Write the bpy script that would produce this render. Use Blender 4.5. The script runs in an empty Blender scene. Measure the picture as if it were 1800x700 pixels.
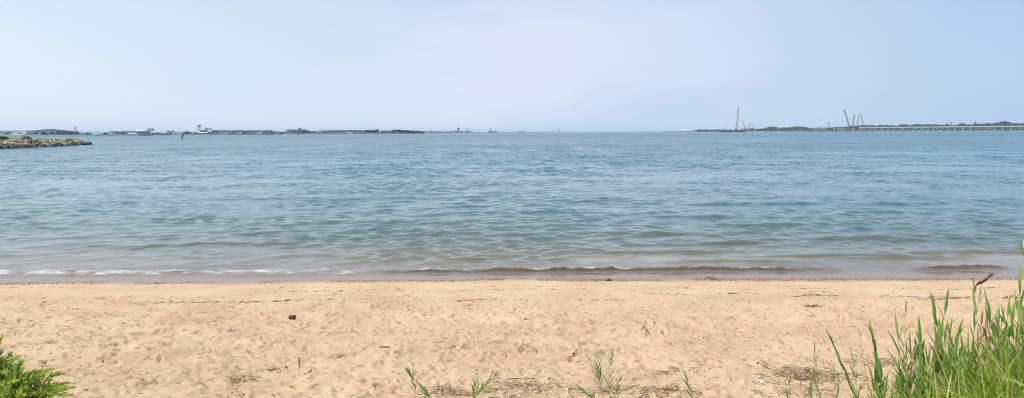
import bpy, math, random
import numpy as np
from mathutils import Vector, Matrix

random.seed(11)
rng = np.random.default_rng(7)
R = math.radians
scene = bpy.context.scene
COL = scene.collection

# ---------------------------------------------------------------- camera
F = 1285.0; CAMZ = 2.7
PITCH = math.atan(118 / F); ROLL = math.atan(7 / 1800)
Fw = Vector((0, math.cos(PITCH), -math.sin(PITCH)))
U0 = Vector((0, math.sin(PITCH), math.cos(PITCH)))
R0 = Vector((1, 0, 0))
Rv = R0 * math.cos(ROLL) - U0 * math.sin(ROLL)
Uv = R0 * math.sin(ROLL) + U0 * math.cos(ROLL)
cam = bpy.data.cameras.new('camera')
cam.sensor_width = 36.0; cam.lens = 36.0 * F / 1800
cam.clip_start = 0.1; cam.clip_end = 90000
cam_o = bpy.data.objects.new('camera', cam); COL.objects.link(cam_o)
M = Matrix((Rv, Uv, -Fw)).transposed().to_4x4(); M.translation = Vector((0, 0, CAMZ))
cam_o.matrix_world = M
scene.camera = cam_o


def pt(px, py, Y):
    """photograph position + distance -> world point"""
    d = Fw + Rv * ((px - 900) / F) + Uv * ((350 - py) / F)
    return Vector((0, 0, CAMZ)) + d * (Y / d.y)


def hz(px): return 235.5 - 7 * px / 1800
def PX(px, Y): return pt(px, hz(px), Y).x
def PZ(px, py, Y): return pt(px, py, Y).z


# ---------------------------------------------------------------- noise
def _hash(ix, iy, s):
    h = (ix.astype(np.int64) * 374761393 + iy.astype(np.int64) * 668265263 + s * 974711) & 0xffffffff
    h = ((h ^ (h >> 13)) * 1274126177) & 0xffffffff
    h = h ^ (h >> 16)
    return (h & 0xffff) / 65535.0 * 2 - 1


def vn(x, y, s=0):
    ix = np.floor(x); iy = np.floor(y); fx = x - ix; fy = y - iy
    u = fx * fx * fx * (fx * (fx * 6 - 15) + 10); v = fy * fy * fy * (fy * (fy * 6 - 15) + 10)
    a = _hash(ix, iy, s); b = _hash(ix + 1, iy, s); c = _hash(ix, iy + 1, s); d = _hash(ix + 1, iy + 1, s)
    return (a * (1 - u) + b * u) * (1 - v) + (c * (1 - u) + d * u) * v


def fbm(x, y, s=0, n=4, g=0.5):
    t = 0; a = 1
    for i in range(n):
        c, q = math.cos(i * 1.1 + .3), math.sin(i * 1.1 + .3)
        t = t + a * vn((x * c - y * q) * 2 ** i + 7 * i, (x * q + y * c) * 2 ** i, s + i); a *= g
    return t


def sstep(a, b, x):
    t = np.clip((x - a) / (b - a), 0, 1); return t * t * (3 - 2 * t)


# ---------------------------------------------------------------- materials
def new_mat(name):
    m = bpy.data.materials.new(name); m.use_nodes = True
    nt = m.node_tree
    return m, nt, nt.nodes, nt.links, nt.nodes['Principled BSDF']


def ramp(n, stops):
    r = n.new('ShaderNodeValToRGB'); e = r.color_ramp.elements
    while len(e) < len(stops): e.new(0.5)
    for i, (p, c) in enumerate(stops):
        e[i].position = p; e[i].color = (*c, 1) if len(c) == 3 else c
    return r


def simple(name, c, rough=0.7, var=0.15, scale=3.0, metallic=0.0):
    m, nt, n, l, b = new_mat(name)
    tc = n.new('ShaderNodeTexCoord'); no = n.new('ShaderNodeTexNoise')
    no.inputs['Scale'].default_value = scale; no.inputs['Detail'].default_value = 5
    l.new(tc.outputs['Object'], no.inputs['Vector'])
    r = ramp(n, [(0.3, tuple(x * (1 - var) for x in c)), (0.7, tuple(min(1, x * (1 + var)) for x in c))])
    l.new(no.outputs['Fac'], r.inputs['Fac']); l.new(r.outputs['Color'], b.inputs['Base Color'])
    b.inputs['Roughness'].default_value = rough; b.inputs['Metallic'].default_value = metallic
    return m


def leaf_mat(name, c1, c2, scale=6.0, trans=0.45, tip=None):
    m, nt, n, l, b = new_mat(name)
    geo = n.new('ShaderNodeNewGeometry'); tc = n.new('ShaderNodeTexCoord'); no = n.new('ShaderNodeTexNoise')
    no.inputs['Scale'].default_value = scale; l.new(tc.outputs['Object'], no.inputs['Vector'])
    mx = n.new('ShaderNodeMath'); mx.operation = 'ADD'
    m2 = n.new('ShaderNodeMath'); m2.operation = 'MULTIPLY'; m2.inputs[1].default_value = 0.75
    l.new(geo.outputs['Random Per Island'], m2.inputs[0]); l.new(m2.outputs[0], mx.inputs[0])
    m3 = n.new('ShaderNodeMath'); m3.operation = 'MULTIPLY'; m3.inputs[1].default_value = 0.25
    l.new(no.outputs['Fac'], m3.inputs[0]); l.new(m3.outputs[0], mx.inputs[1])
    st = [(0.2, c1), (0.66, c2)]
    if tip: st.append((0.84, tip))
    r = ramp(n, st); l.new(mx.outputs[0], r.inputs['Fac'])
    l.new(r.outputs['Color'], b.inputs['Base Color']); b.inputs['Roughness'].default_value = 0.5
    b.inputs['Specular IOR Level'].default_value = 0.35
    tr = n.new('ShaderNodeBsdfTranslucent'); l.new(r.outputs['Color'], tr.inputs['Color'])
    ms = n.new('ShaderNodeMixShader'); ms.inputs[0].default_value = trans
    l.new(b.outputs[0], ms.inputs[1]); l.new(tr.outputs[0], ms.inputs[2])
    l.new(ms.outputs[0], n['Material Output'].inputs['Surface'])
    return m


# ---------------------------------------------------------------- mesh builder
class MB:
    def __init__(s): s.v = []; s.f = []
    def add(s, vs, fs):
        o = len(s.v); s.v += [tuple(p) for p in vs]; s.f += [tuple(i + o for i in f) for f in fs]; return s
    def box(s, x0, x1, y0, y1, z0, z1):
        return s.add([(x0, y0, z0), (x1, y0, z0), (x1, y1, z0), (x0, y1, z0), (x0, y0, z1), (x1, y0, z1), (x1, y1, z1), (x0, y1, z1)],
                     [(0, 3, 2, 1), (4, 5, 6, 7), (0, 1, 5, 4), (1, 2, 6, 5), (2, 3, 7, 6), (3, 0, 4, 7)])
    def gable(s, x0, x1, y0, y1, z0, zr, axis='x'):
        if axis == 'x':   # ridge along x
            ym = (y0 + y1) / 2
            return s.add([(x0, y0, z0), (x1, y0, z0), (x1, y1, z0), (x0, y1, z0), (x0, ym, zr), (x1, ym, zr)],
                         [(0, 3, 2, 1), (0, 1, 5, 4), (2, 3, 4, 5), (1, 2, 5), (3, 0, 4)])
        xm = (x0 + x1) / 2
        return s.add([(x0, y0, z0), (x1, y0, z0), (x1, y1, z0), (x0, y1, z0), (xm, y0, zr), (xm, y1, zr)],
                     [(0, 3, 2, 1), (0, 1, 4), (2, 3, 5), (1, 2, 5, 4), (3, 0, 4, 5)])
    def tube(s, pts, rs, n=6, cap=True):
        pts = [Vector(p) for p in pts]
        if not hasattr(rs, '__len__'): rs = [rs] * len(pts)
        o = len(s.v)
        for i, p in enumerate(pts):
            t = (pts[min(i + 1, len(pts) - 1)] - pts[max(i - 1, 0)]).normalized()
            a = t.cross(Vector((0, 0, 1)) if abs(t.z) < .9 else Vector((1, 0, 0))).normalized(); b = t.cross(a)
            for k in range(n):
                q = 2 * math.pi * k / n
                s.v.append(tuple(p + (a * math.cos(q) + b * math.sin(q)) * rs[i]))
        for i in range(len(pts) - 1):
            for k in range(n):
                k2 = (k + 1) % n
                s.f.append((o + i * n + k, o + i * n + k2, o + (i + 1) * n + k2, o + (i + 1) * n + k))
        if cap:
            s.f.append(tuple(o + k for k in range(n))[::-1]); s.f.append(tuple(o + (len(pts) - 1) * n + k for k in range(n)))
        return s
    def blade(s, p, d, up, L, W, bend=0.3, n=5, fold=0.25):
        """lanceolate leaf: from p along d, drooping away from up"""
        p = Vector(p); d = Vector(d).normalized(); up = Vector(up)
        side = d.cross(up)
        if side.length < 1e-4: side = d.cross(Vector((1, 0, 0)))
        side.normalize(); nr = side.cross(d).normalized()
        o = len(s.v); cur = p.copy(); dd = d.copy()
        prof = [0.35, 0.85, 1.0, 0.75, 0.4, 0.02]
        for i in range(n + 1):
            t = i / n
            w = W * 0.5 * np.interp(t, [0, .2, .4, .65, .85, 1], prof)
            nr = side.cross(dd).normalized()
            s.v += [tuple(cur - side * w + nr * w * fold), tuple(cur), tuple(cur + side * w + nr * w * fold)]
            cur = cur + dd * (L / n); dd = (dd + Vector((0, 0, -1)) * bend / n).normalized()
        for i in range(n):
            a = o + i * 3
            s.f += [(a, a + 1, a + 4, a + 3), (a + 1, a + 2, a + 5, a + 4)]
        return s
    def build(s, name, mat, parent=None, smooth=False):
        me = bpy.data.meshes.new(name); me.from_pydata(s.v, [], s.f); me.update()
        me.materials.append(mat)
        if smooth: me.polygons.foreach_set('use_smooth', [True] * len(me.polygons))
        o = bpy.data.objects.new(name, me); COL.objects.link(o)
        if parent: o.parent = parent
        return o


def tag(o, label=None, cat=None, group=None, kind=None):
    if label: o['label'] = label
    if cat: o['category'] = cat
    if group: o['group'] = group
    if kind: o['kind'] = kind
    return o


def empty(name, loc, label, cat, group=None, rz=0):
    o = bpy.data.objects.new(name, None); COL.objects.link(o); o.location = loc
    o.rotation_euler = (0, 0, rz); o.empty_display_size = 0.2
    return tag(o, label, cat, group)


def grid_mesh(name, xs, ys, zz, mat, attrs=None, xx=None, yy=None):
    """fast grid; zz shape (len(ys), len(xs))"""
    ny, nx = zz.shape
    if xx is None: xx, yy = np.meshgrid(xs, ys)
    co = np.stack([xx, yy, zz], -1).reshape(-1, 3).astype(np.float32)
    me = bpy.data.meshes.new(name)
    me.vertices.add(nx * ny); me.vertices.foreach_set('co', co.ravel())
    i = np.arange((ny - 1) * (nx - 1)); r = i // (nx - 1); c = i % (nx - 1); a = r * nx + c
    q = np.stack([a, a + 1, a + nx + 1, a + nx], -1).astype(np.int32)
    me.loops.add(q.size); me.loops.foreach_set('vertex_index', q.ravel())
    me.polygons.add(len(q)); me.polygons.foreach_set('loop_start', (np.arange(len(q)) * 4).astype(np.int32))
    me.polygons.foreach_set('use_smooth', np.ones(len(q), dtype=bool))
    for k, vals in (attrs or {}).items():
        at = me.attributes.new(k, 'FLOAT', 'POINT'); at.data.foreach_set('value', vals.ravel().astype(np.float32))
    me.update(); me.validate()
    me.materials.append(mat)
    o = bpy.data.objects.new(name, me); COL.objects.link(o)
    return o


# ================================================================ GROUND (beach sand and sea bed, one sheet)
SHORE = 13.15


def shore_y(x):
    return SHORE + 0.10 * vn(x * 0.25 + 3, x * 0 + 1.5, 5) + 0.05 * vn(x * 0.9, x * 0 + 4.5, 6)


def base_z(x, y):
    d = shore_y(x) - y            # metres inland
    z = np.where(d > 0, 0.088 * d, 0.075 * d)
    z = np.where(d > 7.5, 0.66 + 0.045 * (d - 7.5), z)
    z = np.where(d > 18, 1.13 + 0.02 * (d - 18), z)
    return np.clip(z, -4.5, 1.9)


prints = []
for i in range(4200):
    yy = 4.2 + 7.0 * rng.random() ** 0.9
    prints.append((rng.uniform(-1, 1) * (yy * 0.78 + .6), yy, rng.uniform(.025, .09) * (1 + (rng.random() < .12)), rng.uniform(.014, .035),
                   rng.uniform(0, math.pi), rng.uniform(.012, .040)))
# a few walked tracks of real footprints
for (x0, y0, x1, y1, n) in [(-6.2, 9.8, 7.5, 8.7, 22), (-4.5, 5.2, 5.2, 10.4, 20), (5.4, 6.0, 3.9, 10.9, 9), (-6, 7.6, 3, 6.4, 15)]:
    a = math.atan2(y1 - y0, x1 - x0)
    for k in range(n):
        t = k / n; s = (-1) ** k * .11
        prints.append((x0 + (x1 - x0) * t - math.sin(a) * s + rng.normal() * .04, y0 + (y1 - y0) * t + math.cos(a) * s,
                       .15, .055, a + rng.normal() * .2, .03))


def sand_z(x, y):
    z = base_z(x, y)
    d = SHORE - y
    rough = sstep(2.4, 4.0, d + .4 * vn(x * .6, y * .6, 9))
    near = sstep(-1, 0.6, d)
    z = z + near * (0.012 * fbm(x * .55, y * .8, 20, 3) + rough * (0.022 * fbm(x * 1.9, y * 2.4, 30, 3) +
        0.018 * np.abs(vn(x * 6.3, y * 8.0, 41)) + 0.007 * fbm(x * 14, y * 17, 50, 2)) + 0.0012 * fbm(x * 9, y * 26, 60, 2))
    # little berm scarps left by earlier tides
    for (dd, h) in ((1.3, .006), (2.55, .012)):
        w = dd + .13 * vn(x * .5, x * 0 + dd, 71) + .03 * vn(x * 3, x * 0 + dd, 72)
        z = z + h * sstep(w - .03, w + .03, d) - h * sstep(w, w + .9, d)
    return z


def make_sand():
    def geo(a, b, n, first):
        k = (b - a); t = np.linspace(0, 1, n + 1)[1:]
        lo, hi = 1.001, 1e4
        g = np.logspace(0, 1, 2)
        steps = first * (np.exp(t * math.log(k / first)) - 1) / (1 - first / k) * 1
        return a + steps / steps[-1] * k
    xd = np.linspace(-11, 11, 1150)
    xr = geo(11, 30000, 60, 0.3); xs = np.concatenate([-xr[::-1], xd, xr])
    yd = np.concatenate([np.linspace(4.2, 9, 370), np.linspace(9.018, 14.4, 250)])
    yb = 4.2 - geo(0, 3000, 30, 0.2)[::-1]; yf = geo(14.4, 30000, 70, 0.1)
    ys = np.concatenate([yb, yd, yf])
    xx, yy = np.meshgrid(xs, ys)
    zz = base_z(xx, yy)
    i0 = len(yb); i1 = i0 + len(yd); j0 = len(xr); j1 = j0 + len(xd)
    sx, sy = xx[i0:i1, j0:j1], yy[i0:i1, j0:j1]
    zf = sand_z(sx, sy)
    for (px, py, a, b, th, dep) in prints:
        rr = a * 2.1
        ja, jb = np.searchsorted(xd, [px - rr, px + rr]); ia, ib = np.searchsorted(yd, [py - rr, py + rr])
        if jb - ja < 2 or ib - ia < 2: continue
        lx = sx[ia:ib, ja:jb] - px; ly = sy[ia:ib, ja:jb] - py
        c, s = math.cos(th), math.sin(th)
        e = np.sqrt(((lx * c + ly * s) / a) ** 2 + ((-lx * s + ly * c) / b) ** 2) * (1 + .25 * vn(lx * 22 + px * 9, ly * 22, 77))
        zf[ia:ib, ja:jb] += -dep * (1 - sstep(.45, 1.05, e)) + dep * .45 * np.exp(-((e - 1.25) / .25) ** 2)
    zz[i0:i1, j0:j1] = zf
    return xs, ys, xx, yy, zz, (sx, sy, zf, xd, yd)


xs, ys, gxx, gyy, gzz, fine = make_sand()


def sz(x, y):
    """height of the finished sand"""
    sx, sy, zf, xd, yd = fine
    if -10.9 < x < 10.9 and 4.25 < y < 14.3:
        return float(zf[min(np.searchsorted(yd, y), len(yd) - 1), min(np.searchsorted(xd, x), len(xd) - 1)])
    return float(base_z(np.array([x]), np.array([y]))[0])


m, nt, n, l, b = new_mat('beach_sand')
tc = n.new('ShaderNodeTexCoord'); sep = n.new('ShaderNodeSeparateXYZ'); l.new(tc.outputs['Object'], sep.inputs[0])


def noise(n, l, vec, scale, detail=4, rough=.55):
    t = n.new('ShaderNodeTexNoise'); t.inputs['Scale'].default_value = scale; t.inputs['Detail'].default_value = detail
    t.inputs['Roughness'].default_value = rough; l.new(vec, t.inputs['Vector']); return t


n1 = noise(n, l, tc.outputs['Object'], 1.1, 5); n2 = noise(n, l, tc.outputs['Object'], 46, 5, .7); n3 = noise(n, l, tc.outputs['Object'], 240, 2)
r1 = ramp(n, [(.3, (.54, .370, .226)), (.7, (.65, .478, .308))]); l.new(n1.outputs['Fac'], r1.inputs['Fac'])
r2 = ramp(n, [(.28, (.62, .55, .50)), (.42, (1, 1, 1)), (.75, (1.05, 1.05, 1.05))]); l.new(n2.outputs['Fac'], r2.inputs['Fac'])
r3 = ramp(n, [(.30, (.72, .68, .65)), (.45, (1, 1, 1))]); l.new(n3.outputs['Fac'], r3.inputs['Fac'])
mu = n.new('ShaderNodeMix'); mu.data_type = 'RGBA'; mu.blend_type = 'MULTIPLY'; mu.inputs[0].default_value = .8
l.new(r1.outputs['Color'], mu.inputs[6]); l.new(r2.outputs['Color'], mu.inputs[7])
mu2 = n.new('ShaderNodeMix'); mu2.data_type = 'RGBA'; mu2.blend_type = 'MULTIPLY'; mu2.inputs[0].default_value = .6
l.new(mu.outputs[2], mu2.inputs[6]); l.new(r3.outputs['Color'], mu2.inputs[7])
# wetness close to the waterline
nw = noise(n, l, tc.outputs['Object'], 2.5, 3)
wz = n.new('ShaderNodeMath'); wz.operation = 'MULTIPLY_ADD'; wz.inputs[1].default_value = -.02; l.new(nw.outputs['Fac'], wz.inputs[0]); l.new(sep.outputs['Z'], wz.inputs[2])
wet = n.new('ShaderNodeMapRange'); wet.inputs['From Min'].default_value = .022; wet.inputs['From Max'].default_value = -.006
l.new(wz.outputs[0], wet.inputs['Value'])
mw = n.new('ShaderNodeMix'); mw.data_type = 'RGBA'; mw.blend_type = 'MULTIPLY'
l.new(wet.outputs[0], mw.inputs[0]); l.new(mu2.outputs[2], mw.inputs[6]); mw.inputs[7].default_value = (.78, .72, .72, 1)
l.new(mw.outputs[2], b.inputs['Base Color'])
rr = n.new('ShaderNodeMapRange'); rr.inputs['To Min'].default_value = .92; rr.inputs['To Max'].default_value = .35
l.new(wet.outputs[0], rr.inputs['Value']); l.new(rr.outputs[0], b.inputs['Roughness'])
b.inputs['Specular IOR Level'].default_value = .25
bp = n.new('ShaderNodeBump'); bp.inputs['Strength'].default_value = .8; bp.inputs['Distance'].default_value = .022
bp2 = n.new('ShaderNodeBump'); bp2.inputs['Strength'].default_value = .35; bp2.inputs['Distance'].default_value = .003
l.new(n2.outputs['Fac'], bp.inputs['Height']); l.new(n3.outputs['Fac'], bp2.inputs['Height']); l.new(bp.outputs[0], bp2.inputs['Normal']); l.new(bp2.outputs[0], b.inputs['Normal'])
tag(grid_mesh('beach', xs, ys, gzz, m, xx=gxx, yy=gyy), 'pale golden sand beach trodden with footprints, running on as the sea bed', 'beach', kind='structure')

# ================================================================ WATER
def make_water():
    us = np.concatenate([-np.geomspace(1.0, 40, 24)[::-1], np.linspace(-.98, .98, 1250), np.geomspace(1.0, 40, 24)])
    y1 = [12.6]
    while y1[-1] < 260:
        Y = y1[-1]; y1.append(Y + min(max(.028, 0.55 * Y * Y / (1285 * 2.7)), .15 + .0022 * max(0, Y - 60)))
    y2 = y1[-1] + (np.geomspace(1, 1 + 30000 / 2, 90) - 1) * 2
    ys = np.array(y1 + list(y2[1:]))
    uu, yy = np.meshgrid(us, ys); xx = uu * yy
    z = np.zeros_like(xx)
    fade = np.ones_like(yy) * (1 - sstep(150, 250, yy))
    dsh = yy - SHORE
    lr = np.random.default_rng(5)
    grp = np.clip(0.8 + 0.75 * fbm(xx * .06, yy * .05, 90, 3) + .5 * sstep(25, 120, yy) * fbm(xx * .22, yy * .045, 93, 2), .1, 3)
    grp2 = np.clip(0.78 + (.45 + 1.0 * sstep(22, 60, yy)) * fbm(xx * .28, yy * .36, 96, 3), .25, 2.6)
    # wind chop: many directional wavelets, shorter ones damped close to the beach
    warps = [vn(xx * .35 + 9 * q_, yy * .35, 200 + q_) for q_ in range(4)]
    N = 90
    for i in range(N):
        lam = math.exp(lr.uniform(math.log(.2), math.log(2.5)))
        k = 2 * math.pi / lam
        spread = 24 if lam > 1.2 else 33
        th = R(-90 + 9 + lr.normal() * spread)
        slope = .0205 * (.50 if lam > 1.5 else (.85 if lam > .85 else (1.3 if lam > .4 else .9)))
        a = slope / k
        damp = sstep(.1, 1.2 + lam * 2.2, dsh) * .80 + .2 * sstep(0, .6, dsh)
        px = k * (math.cos(th) * xx + math.sin(th) * yy) + lr.uniform(0, 6.28)
        res = 1 - sstep(lam * .30, lam * .75, .15 + .0022 * np.clip(yy - 60, 0, 400))        # fade what the mesh cannot carry
        w = np.sin(px + 1.1 * warps[i % 4])
        z += a * damp * res * (grp if lam > 1 else grp2) * (2 * ((1 + w) * .5) ** 2.3 - .75)
    z = z + 1.2 * z * np.abs(z)                # peakier crests
    z *= fade
    swst = 0
    # long low swells that stand up as they shoal
    for i, (yc, x0, w, h, wd) in enumerate([(16.2, 2.5, 2.6, .035, .30), (17.3, 5.0, 2.4, .04, .30), (15.5, 7.2, 2.2, .035, .22), (19.2, 3.6, 2.4, .045, .4), (21, 8.5, 3.2, .05, .45),
                                        (17.6, -7.8, 2.6, .03, .4), (19.5, -1.5, 2.2, .03, .4), (23, 5.5, 3.0, .045, .5), (18.3, 9.6, 2.5, .045, .4), (15.9, 10.2, 1.6, .035, .25),
                                        (24.5, 0.5, 3.5, .04, .5), (27, 11, 4, .05, .6), (30, -8, 5, .05, .7), (22, -5, 3, .03, .5), (15.1, 8.6, 1.5, .04, .22), (17.9, 7.3, 2.0, .045, .3), (15.0, 4.2, 1.4, .035, .2), (15.4, -.6, 1.6, .02, .2), (16.6, .9, 1.5, .02, .22)]):
        yc_ = yc + .12 * (xx - x0) * math.sin(i * 1.7) * .5 + .15 * vn(xx * .7, xx * 0 + i, 300 + i)
        q = (yy - yc_) / wd
        prof = np.where(q < 0, np.exp(-(q / .55) ** 2), np.exp(-(q / 1.5) ** 2))
        z += 1.35 * h * prof * np.exp(-((xx - x0) / w) ** 2)
        if yc < 20: swst = swst + .75 * np.exp(-((q + .35) / .6) ** 2) * np.exp(-((xx - x0) / (w * .8)) ** 2)
    # the little breaker
    yb = 14.05 + .05 * vn(xx * 4.5, xx * 0 + 2.5, 16) + .10 * vn(xx * .35, xx * 0 + 2.5, 11) + .05 * vn(xx * 1.6, xx * 0 + 2.5, 12) + .012 * (xx) * (xx > 0)
    hb = .085 * (sstep(-3.2, -1.5, xx) * (1 - sstep(5.4, 7.0, xx)) * (.68 + .38 * vn(xx * 1.1, xx * 0 + 9.5, 13) + .25 * vn(xx * 3.7, xx * 0 + 9.5, 19) + .13 * vn(xx * 9, xx * 0 + 9.5, 29) + .10 * vn(xx * 17, xx * 0 + 4.5, 39))) + \
        .034 * (1 - sstep(-3.2, -1.5, xx)) * (1 + .5 * vn(xx * 1.5, xx * 0 + 7.5, 14)) + .075 * sstep(7.6, 8.4, xx) * (1 - sstep(9.2, 10.0, xx)) * (1 + .4 * vn(xx * 2.3, xx * 0 + 1.5, 33))
    q = (yy - yb)
    prof = np.where(q < 0, np.exp(-(q / .09) ** 2), np.exp(-(q / .42) ** 2))
    z += hb * prof * (1 - sstep(.95, 1.0, np.abs(uu)))
    z += hb * prof * .24 * fbm(xx * 7, yy * 11, 15, 3)
    # film of the last wave sliding up the sand
    z += 0.004 * fbm(xx * .9, yy * 2.2, 17, 3) * (1 - sstep(.5, 2.0, dsh)) + .006 * np.exp(-((yy - (13.3 + .05 * vn(xx * 1.2, xx * 0, 18))) / .05) ** 2)
    # foam masks
    left = 1 - sstep(-3.6, -2.2, xx)
    right = sstep(-3.0, -2.0, xx) * (1 - sstep(5.2, 6.6, xx))
    lace = .5 + .5 * fbm(xx * 2.2, yy * 6, 21, 3)
    f = left * np.exp(-((q + .05) / .17) ** 2) * (.46 + .42 * lace) + left * .62 * np.exp(-((q - .3) / .32) ** 2) * lace
    cl = np.clip(fbm(xx * 2.6, xx * 0 + 1.5, 25, 4) * 1.6 + .15, 0, 1)
    f += right * cl * np.exp(-((q - .05) / .08) ** 2) * .72 + right * .62 * lace * np.exp(-((q - .25) / .14) ** 2)
    f += .42 * np.exp(-((yy - 13.55 - .15 * vn(xx * .6, xx * 0 + 3, 26)) / .14) ** 2) * lace
    f += .55 * np.exp(-((yy - shore_y(xx) - .03) / .045) ** 2) * (.3 + lace * .8)
    f += .45 * fbm(xx * 6, yy * 13, 27, 3) * .65 * np.clip(f * 1.5, 0, 1)
    f *= (yy < 16)
    depth = np.clip(z - base_z(xx, yy), 0, 6)
    stir = np.clip(np.exp(-((q + .04) / .13) ** 2) * (right + .9 * sstep(7.6, 8.2, xx) * (1 - sstep(9.3, 10.0, xx))) + .6 * swst, 0, 1)
    return us, ys, xx, yy, z, f, depth, stir


us, wys, wxx, wyy, wz_, wf, wd, wstir = make_water()
m, nt, n, l, b = new_mat('sea_water')
tc = n.new('ShaderNodeTexCoord')
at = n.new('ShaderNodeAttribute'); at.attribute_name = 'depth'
af = n.new('ShaderNodeAttribute'); af.attribute_name = 'foam'
ast = n.new('ShaderNodeAttribute'); ast.attribute_name = 'silt'
# depth colour of the silty water; shallow end also has sky reflection painted in
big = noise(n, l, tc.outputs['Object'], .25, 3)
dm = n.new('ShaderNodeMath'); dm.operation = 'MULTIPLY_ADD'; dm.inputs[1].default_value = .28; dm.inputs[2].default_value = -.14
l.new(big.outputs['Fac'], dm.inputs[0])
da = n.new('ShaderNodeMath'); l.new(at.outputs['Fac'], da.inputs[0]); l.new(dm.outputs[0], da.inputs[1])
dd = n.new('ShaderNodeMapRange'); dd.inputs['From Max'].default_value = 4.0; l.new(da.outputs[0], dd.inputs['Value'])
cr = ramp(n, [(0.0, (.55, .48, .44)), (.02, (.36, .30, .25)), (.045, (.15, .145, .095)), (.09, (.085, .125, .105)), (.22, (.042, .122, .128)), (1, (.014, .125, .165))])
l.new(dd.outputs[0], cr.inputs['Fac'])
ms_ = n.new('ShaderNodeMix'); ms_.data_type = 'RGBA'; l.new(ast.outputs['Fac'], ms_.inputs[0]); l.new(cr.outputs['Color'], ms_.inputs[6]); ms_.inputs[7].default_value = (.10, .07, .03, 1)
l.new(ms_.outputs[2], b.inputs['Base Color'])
b.inputs['IOR'].default_value = 1.333
# far chop as bump (the mesh carries the near chop)
mp = n.new('ShaderNodeMapping'); mp.inputs['Scale'].default_value = (1, 1.8, 1); mp.inputs['Rotation'].default_value = (0, 0, R(8))
mpg = n.new('ShaderNodeMapping'); mpg.inputs['Scale'].default_value = (.20, .030, 1); l.new(tc.outputs['Object'], mpg.inputs['Vector'])
l.new(tc.outputs['Object'], mp.inputs['Vector'])
w1 = noise(n, l, mp.outputs[0], .6, 7, .68); w2 = noise(n, l, mp.outputs[0], 5.0, 4, .6)
sepw = n.new('ShaderNodeSeparateXYZ'); l.new(tc.outputs['Object'], sepw.inputs[0])
ff = n.new('ShaderNodeMapRange'); ff.inputs['From Min'].default_value = 45; ff.inputs['From Max'].default_value = 220; ff.inputs['To Min'].default_value = .0; ff.inputs['To Max'].default_value = 1.0
l.new(sepw.outputs['Y'], ff.inputs['Value'])
gust = noise(n, l, mpg.outputs[0], 1.0, 6, .72)
gr = n.new('ShaderNodeMapRange'); gr.inputs['From Min'].default_value = .35; gr.inputs['From Max'].default_value = .65; gr.inputs['To Min'].default_value = .08; gr.inputs['To Max'].default_value = 1.5
l.new(gust.outputs['Fac'], gr.inputs['Value'])
fm = n.new('ShaderNodeMath'); fm.operation = 'MULTIPLY'; l.new(ff.outputs[0], fm.inputs[0]); l.new(gr.outputs[0], fm.inputs[1])
b1 = n.new('ShaderNodeBump'); b1.inputs['Distance'].default_value = .8; l.new(fm.outputs[0], b1.inputs['Strength']); l.new(w1.outputs['Fac'], b1.inputs['Height'])
b2 = n.new('ShaderNodeBump'); b2.inputs['Distance'].default_value = .012; b2.inputs['Strength'].default_value = .3
l.new(w2.outputs['Fac'], b2.inputs['Height']); l.new(b1.outputs[0], b2.inputs['Normal']); l.new(b2.outputs[0], b.inputs['Normal'])
rg = n.new('ShaderNodeMapRange'); rg.inputs['From Min'].default_value = 15; rg.inputs['From Max'].default_value = 400; rg.inputs['To Min'].default_value = .06; rg.inputs['To Max'].default_value = .22
l.new(sepw.outputs['Y'], rg.inputs['Value']); l.new(rg.outputs[0], b.inputs['Roughness'])
# clear skin of water right at the edge
op = n.new('ShaderNodeMapRange'); op.inputs['From Max'].default_value = .16; op.inputs['To Min'].default_value = .10; l.new(at.outputs['Fac'], op.inputs['Value'])
opm = n.new('ShaderNodeMath'); opm.operation = 'MAXIMUM'; l.new(op.outputs[0], opm.inputs[0]); l.new(ast.outputs['Fac'], opm.inputs[1])
l.new(opm.outputs[0], b.inputs['Alpha'])
# glossy skin over the clear part
gl = n.new('ShaderNodeBsdfGlossy'); gl.inputs['Roughness'].default_value = .08; l.new(b2.outputs[0], gl.inputs['Normal'])
fr = n.new('ShaderNodeFresnel'); fr.inputs['IOR'].default_value = 1.333; l.new(b2.outputs[0], fr.inputs['Normal'])
inv = n.new('ShaderNodeMath'); inv.operation = 'SUBTRACT'; inv.inputs[0].default_value = 1; l.new(opm.outputs[0], inv.inputs[1])
fx = n.new('ShaderNodeMath'); fx.operation = 'MULTIPLY'; l.new(fr.outputs[0], fx.inputs[0]); l.new(inv.outputs[0], fx.inputs[1])
mg = n.new('ShaderNodeMixShader'); l.new(fx.outputs[0], mg.inputs[0]); l.new(b.outputs[0], mg.inputs[1]); l.new(gl.outputs[0], mg.inputs[2])
# foam lace
fo = n.new('ShaderNodeBsdfPrincipled'); fo.inputs['Base Color'].default_value = (.82, .82, .80, 1); fo.inputs['Roughness'].default_value = .6
mpf = n.new('ShaderNodeMapping'); mpf.inputs['Scale'].default_value = (1, 1.6, 1); l.new(tc.outputs['Object'], mpf.inputs['Vector'])
nf = noise(n, l, mpf.outputs[0], 30, 6, .85)
fs = n.new('ShaderNodeMath'); l.new(nf.outputs['Fac'], fs.inputs[0]); l.new(af.outputs['Fac'], fs.inputs[1])
fr2 = n.new('ShaderNodeMapRange'); fr2.inputs['From Min'].default_value = .95; fr2.inputs['From Max'].default_value = 1.75; fr2.inputs['To Max'].default_value = .72; l.new(fs.outputs[0], fr2.inputs['Value'])
mf = n.new('ShaderNodeMixShader'); l.new(fr2.outputs[0], mf.inputs[0]); l.new(mg.outputs[0], mf.inputs[1]); l.new(fo.outputs[0], mf.inputs[2])
l.new(mf.outputs[0], n['Material Output'].inputs['Surface'])
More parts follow.
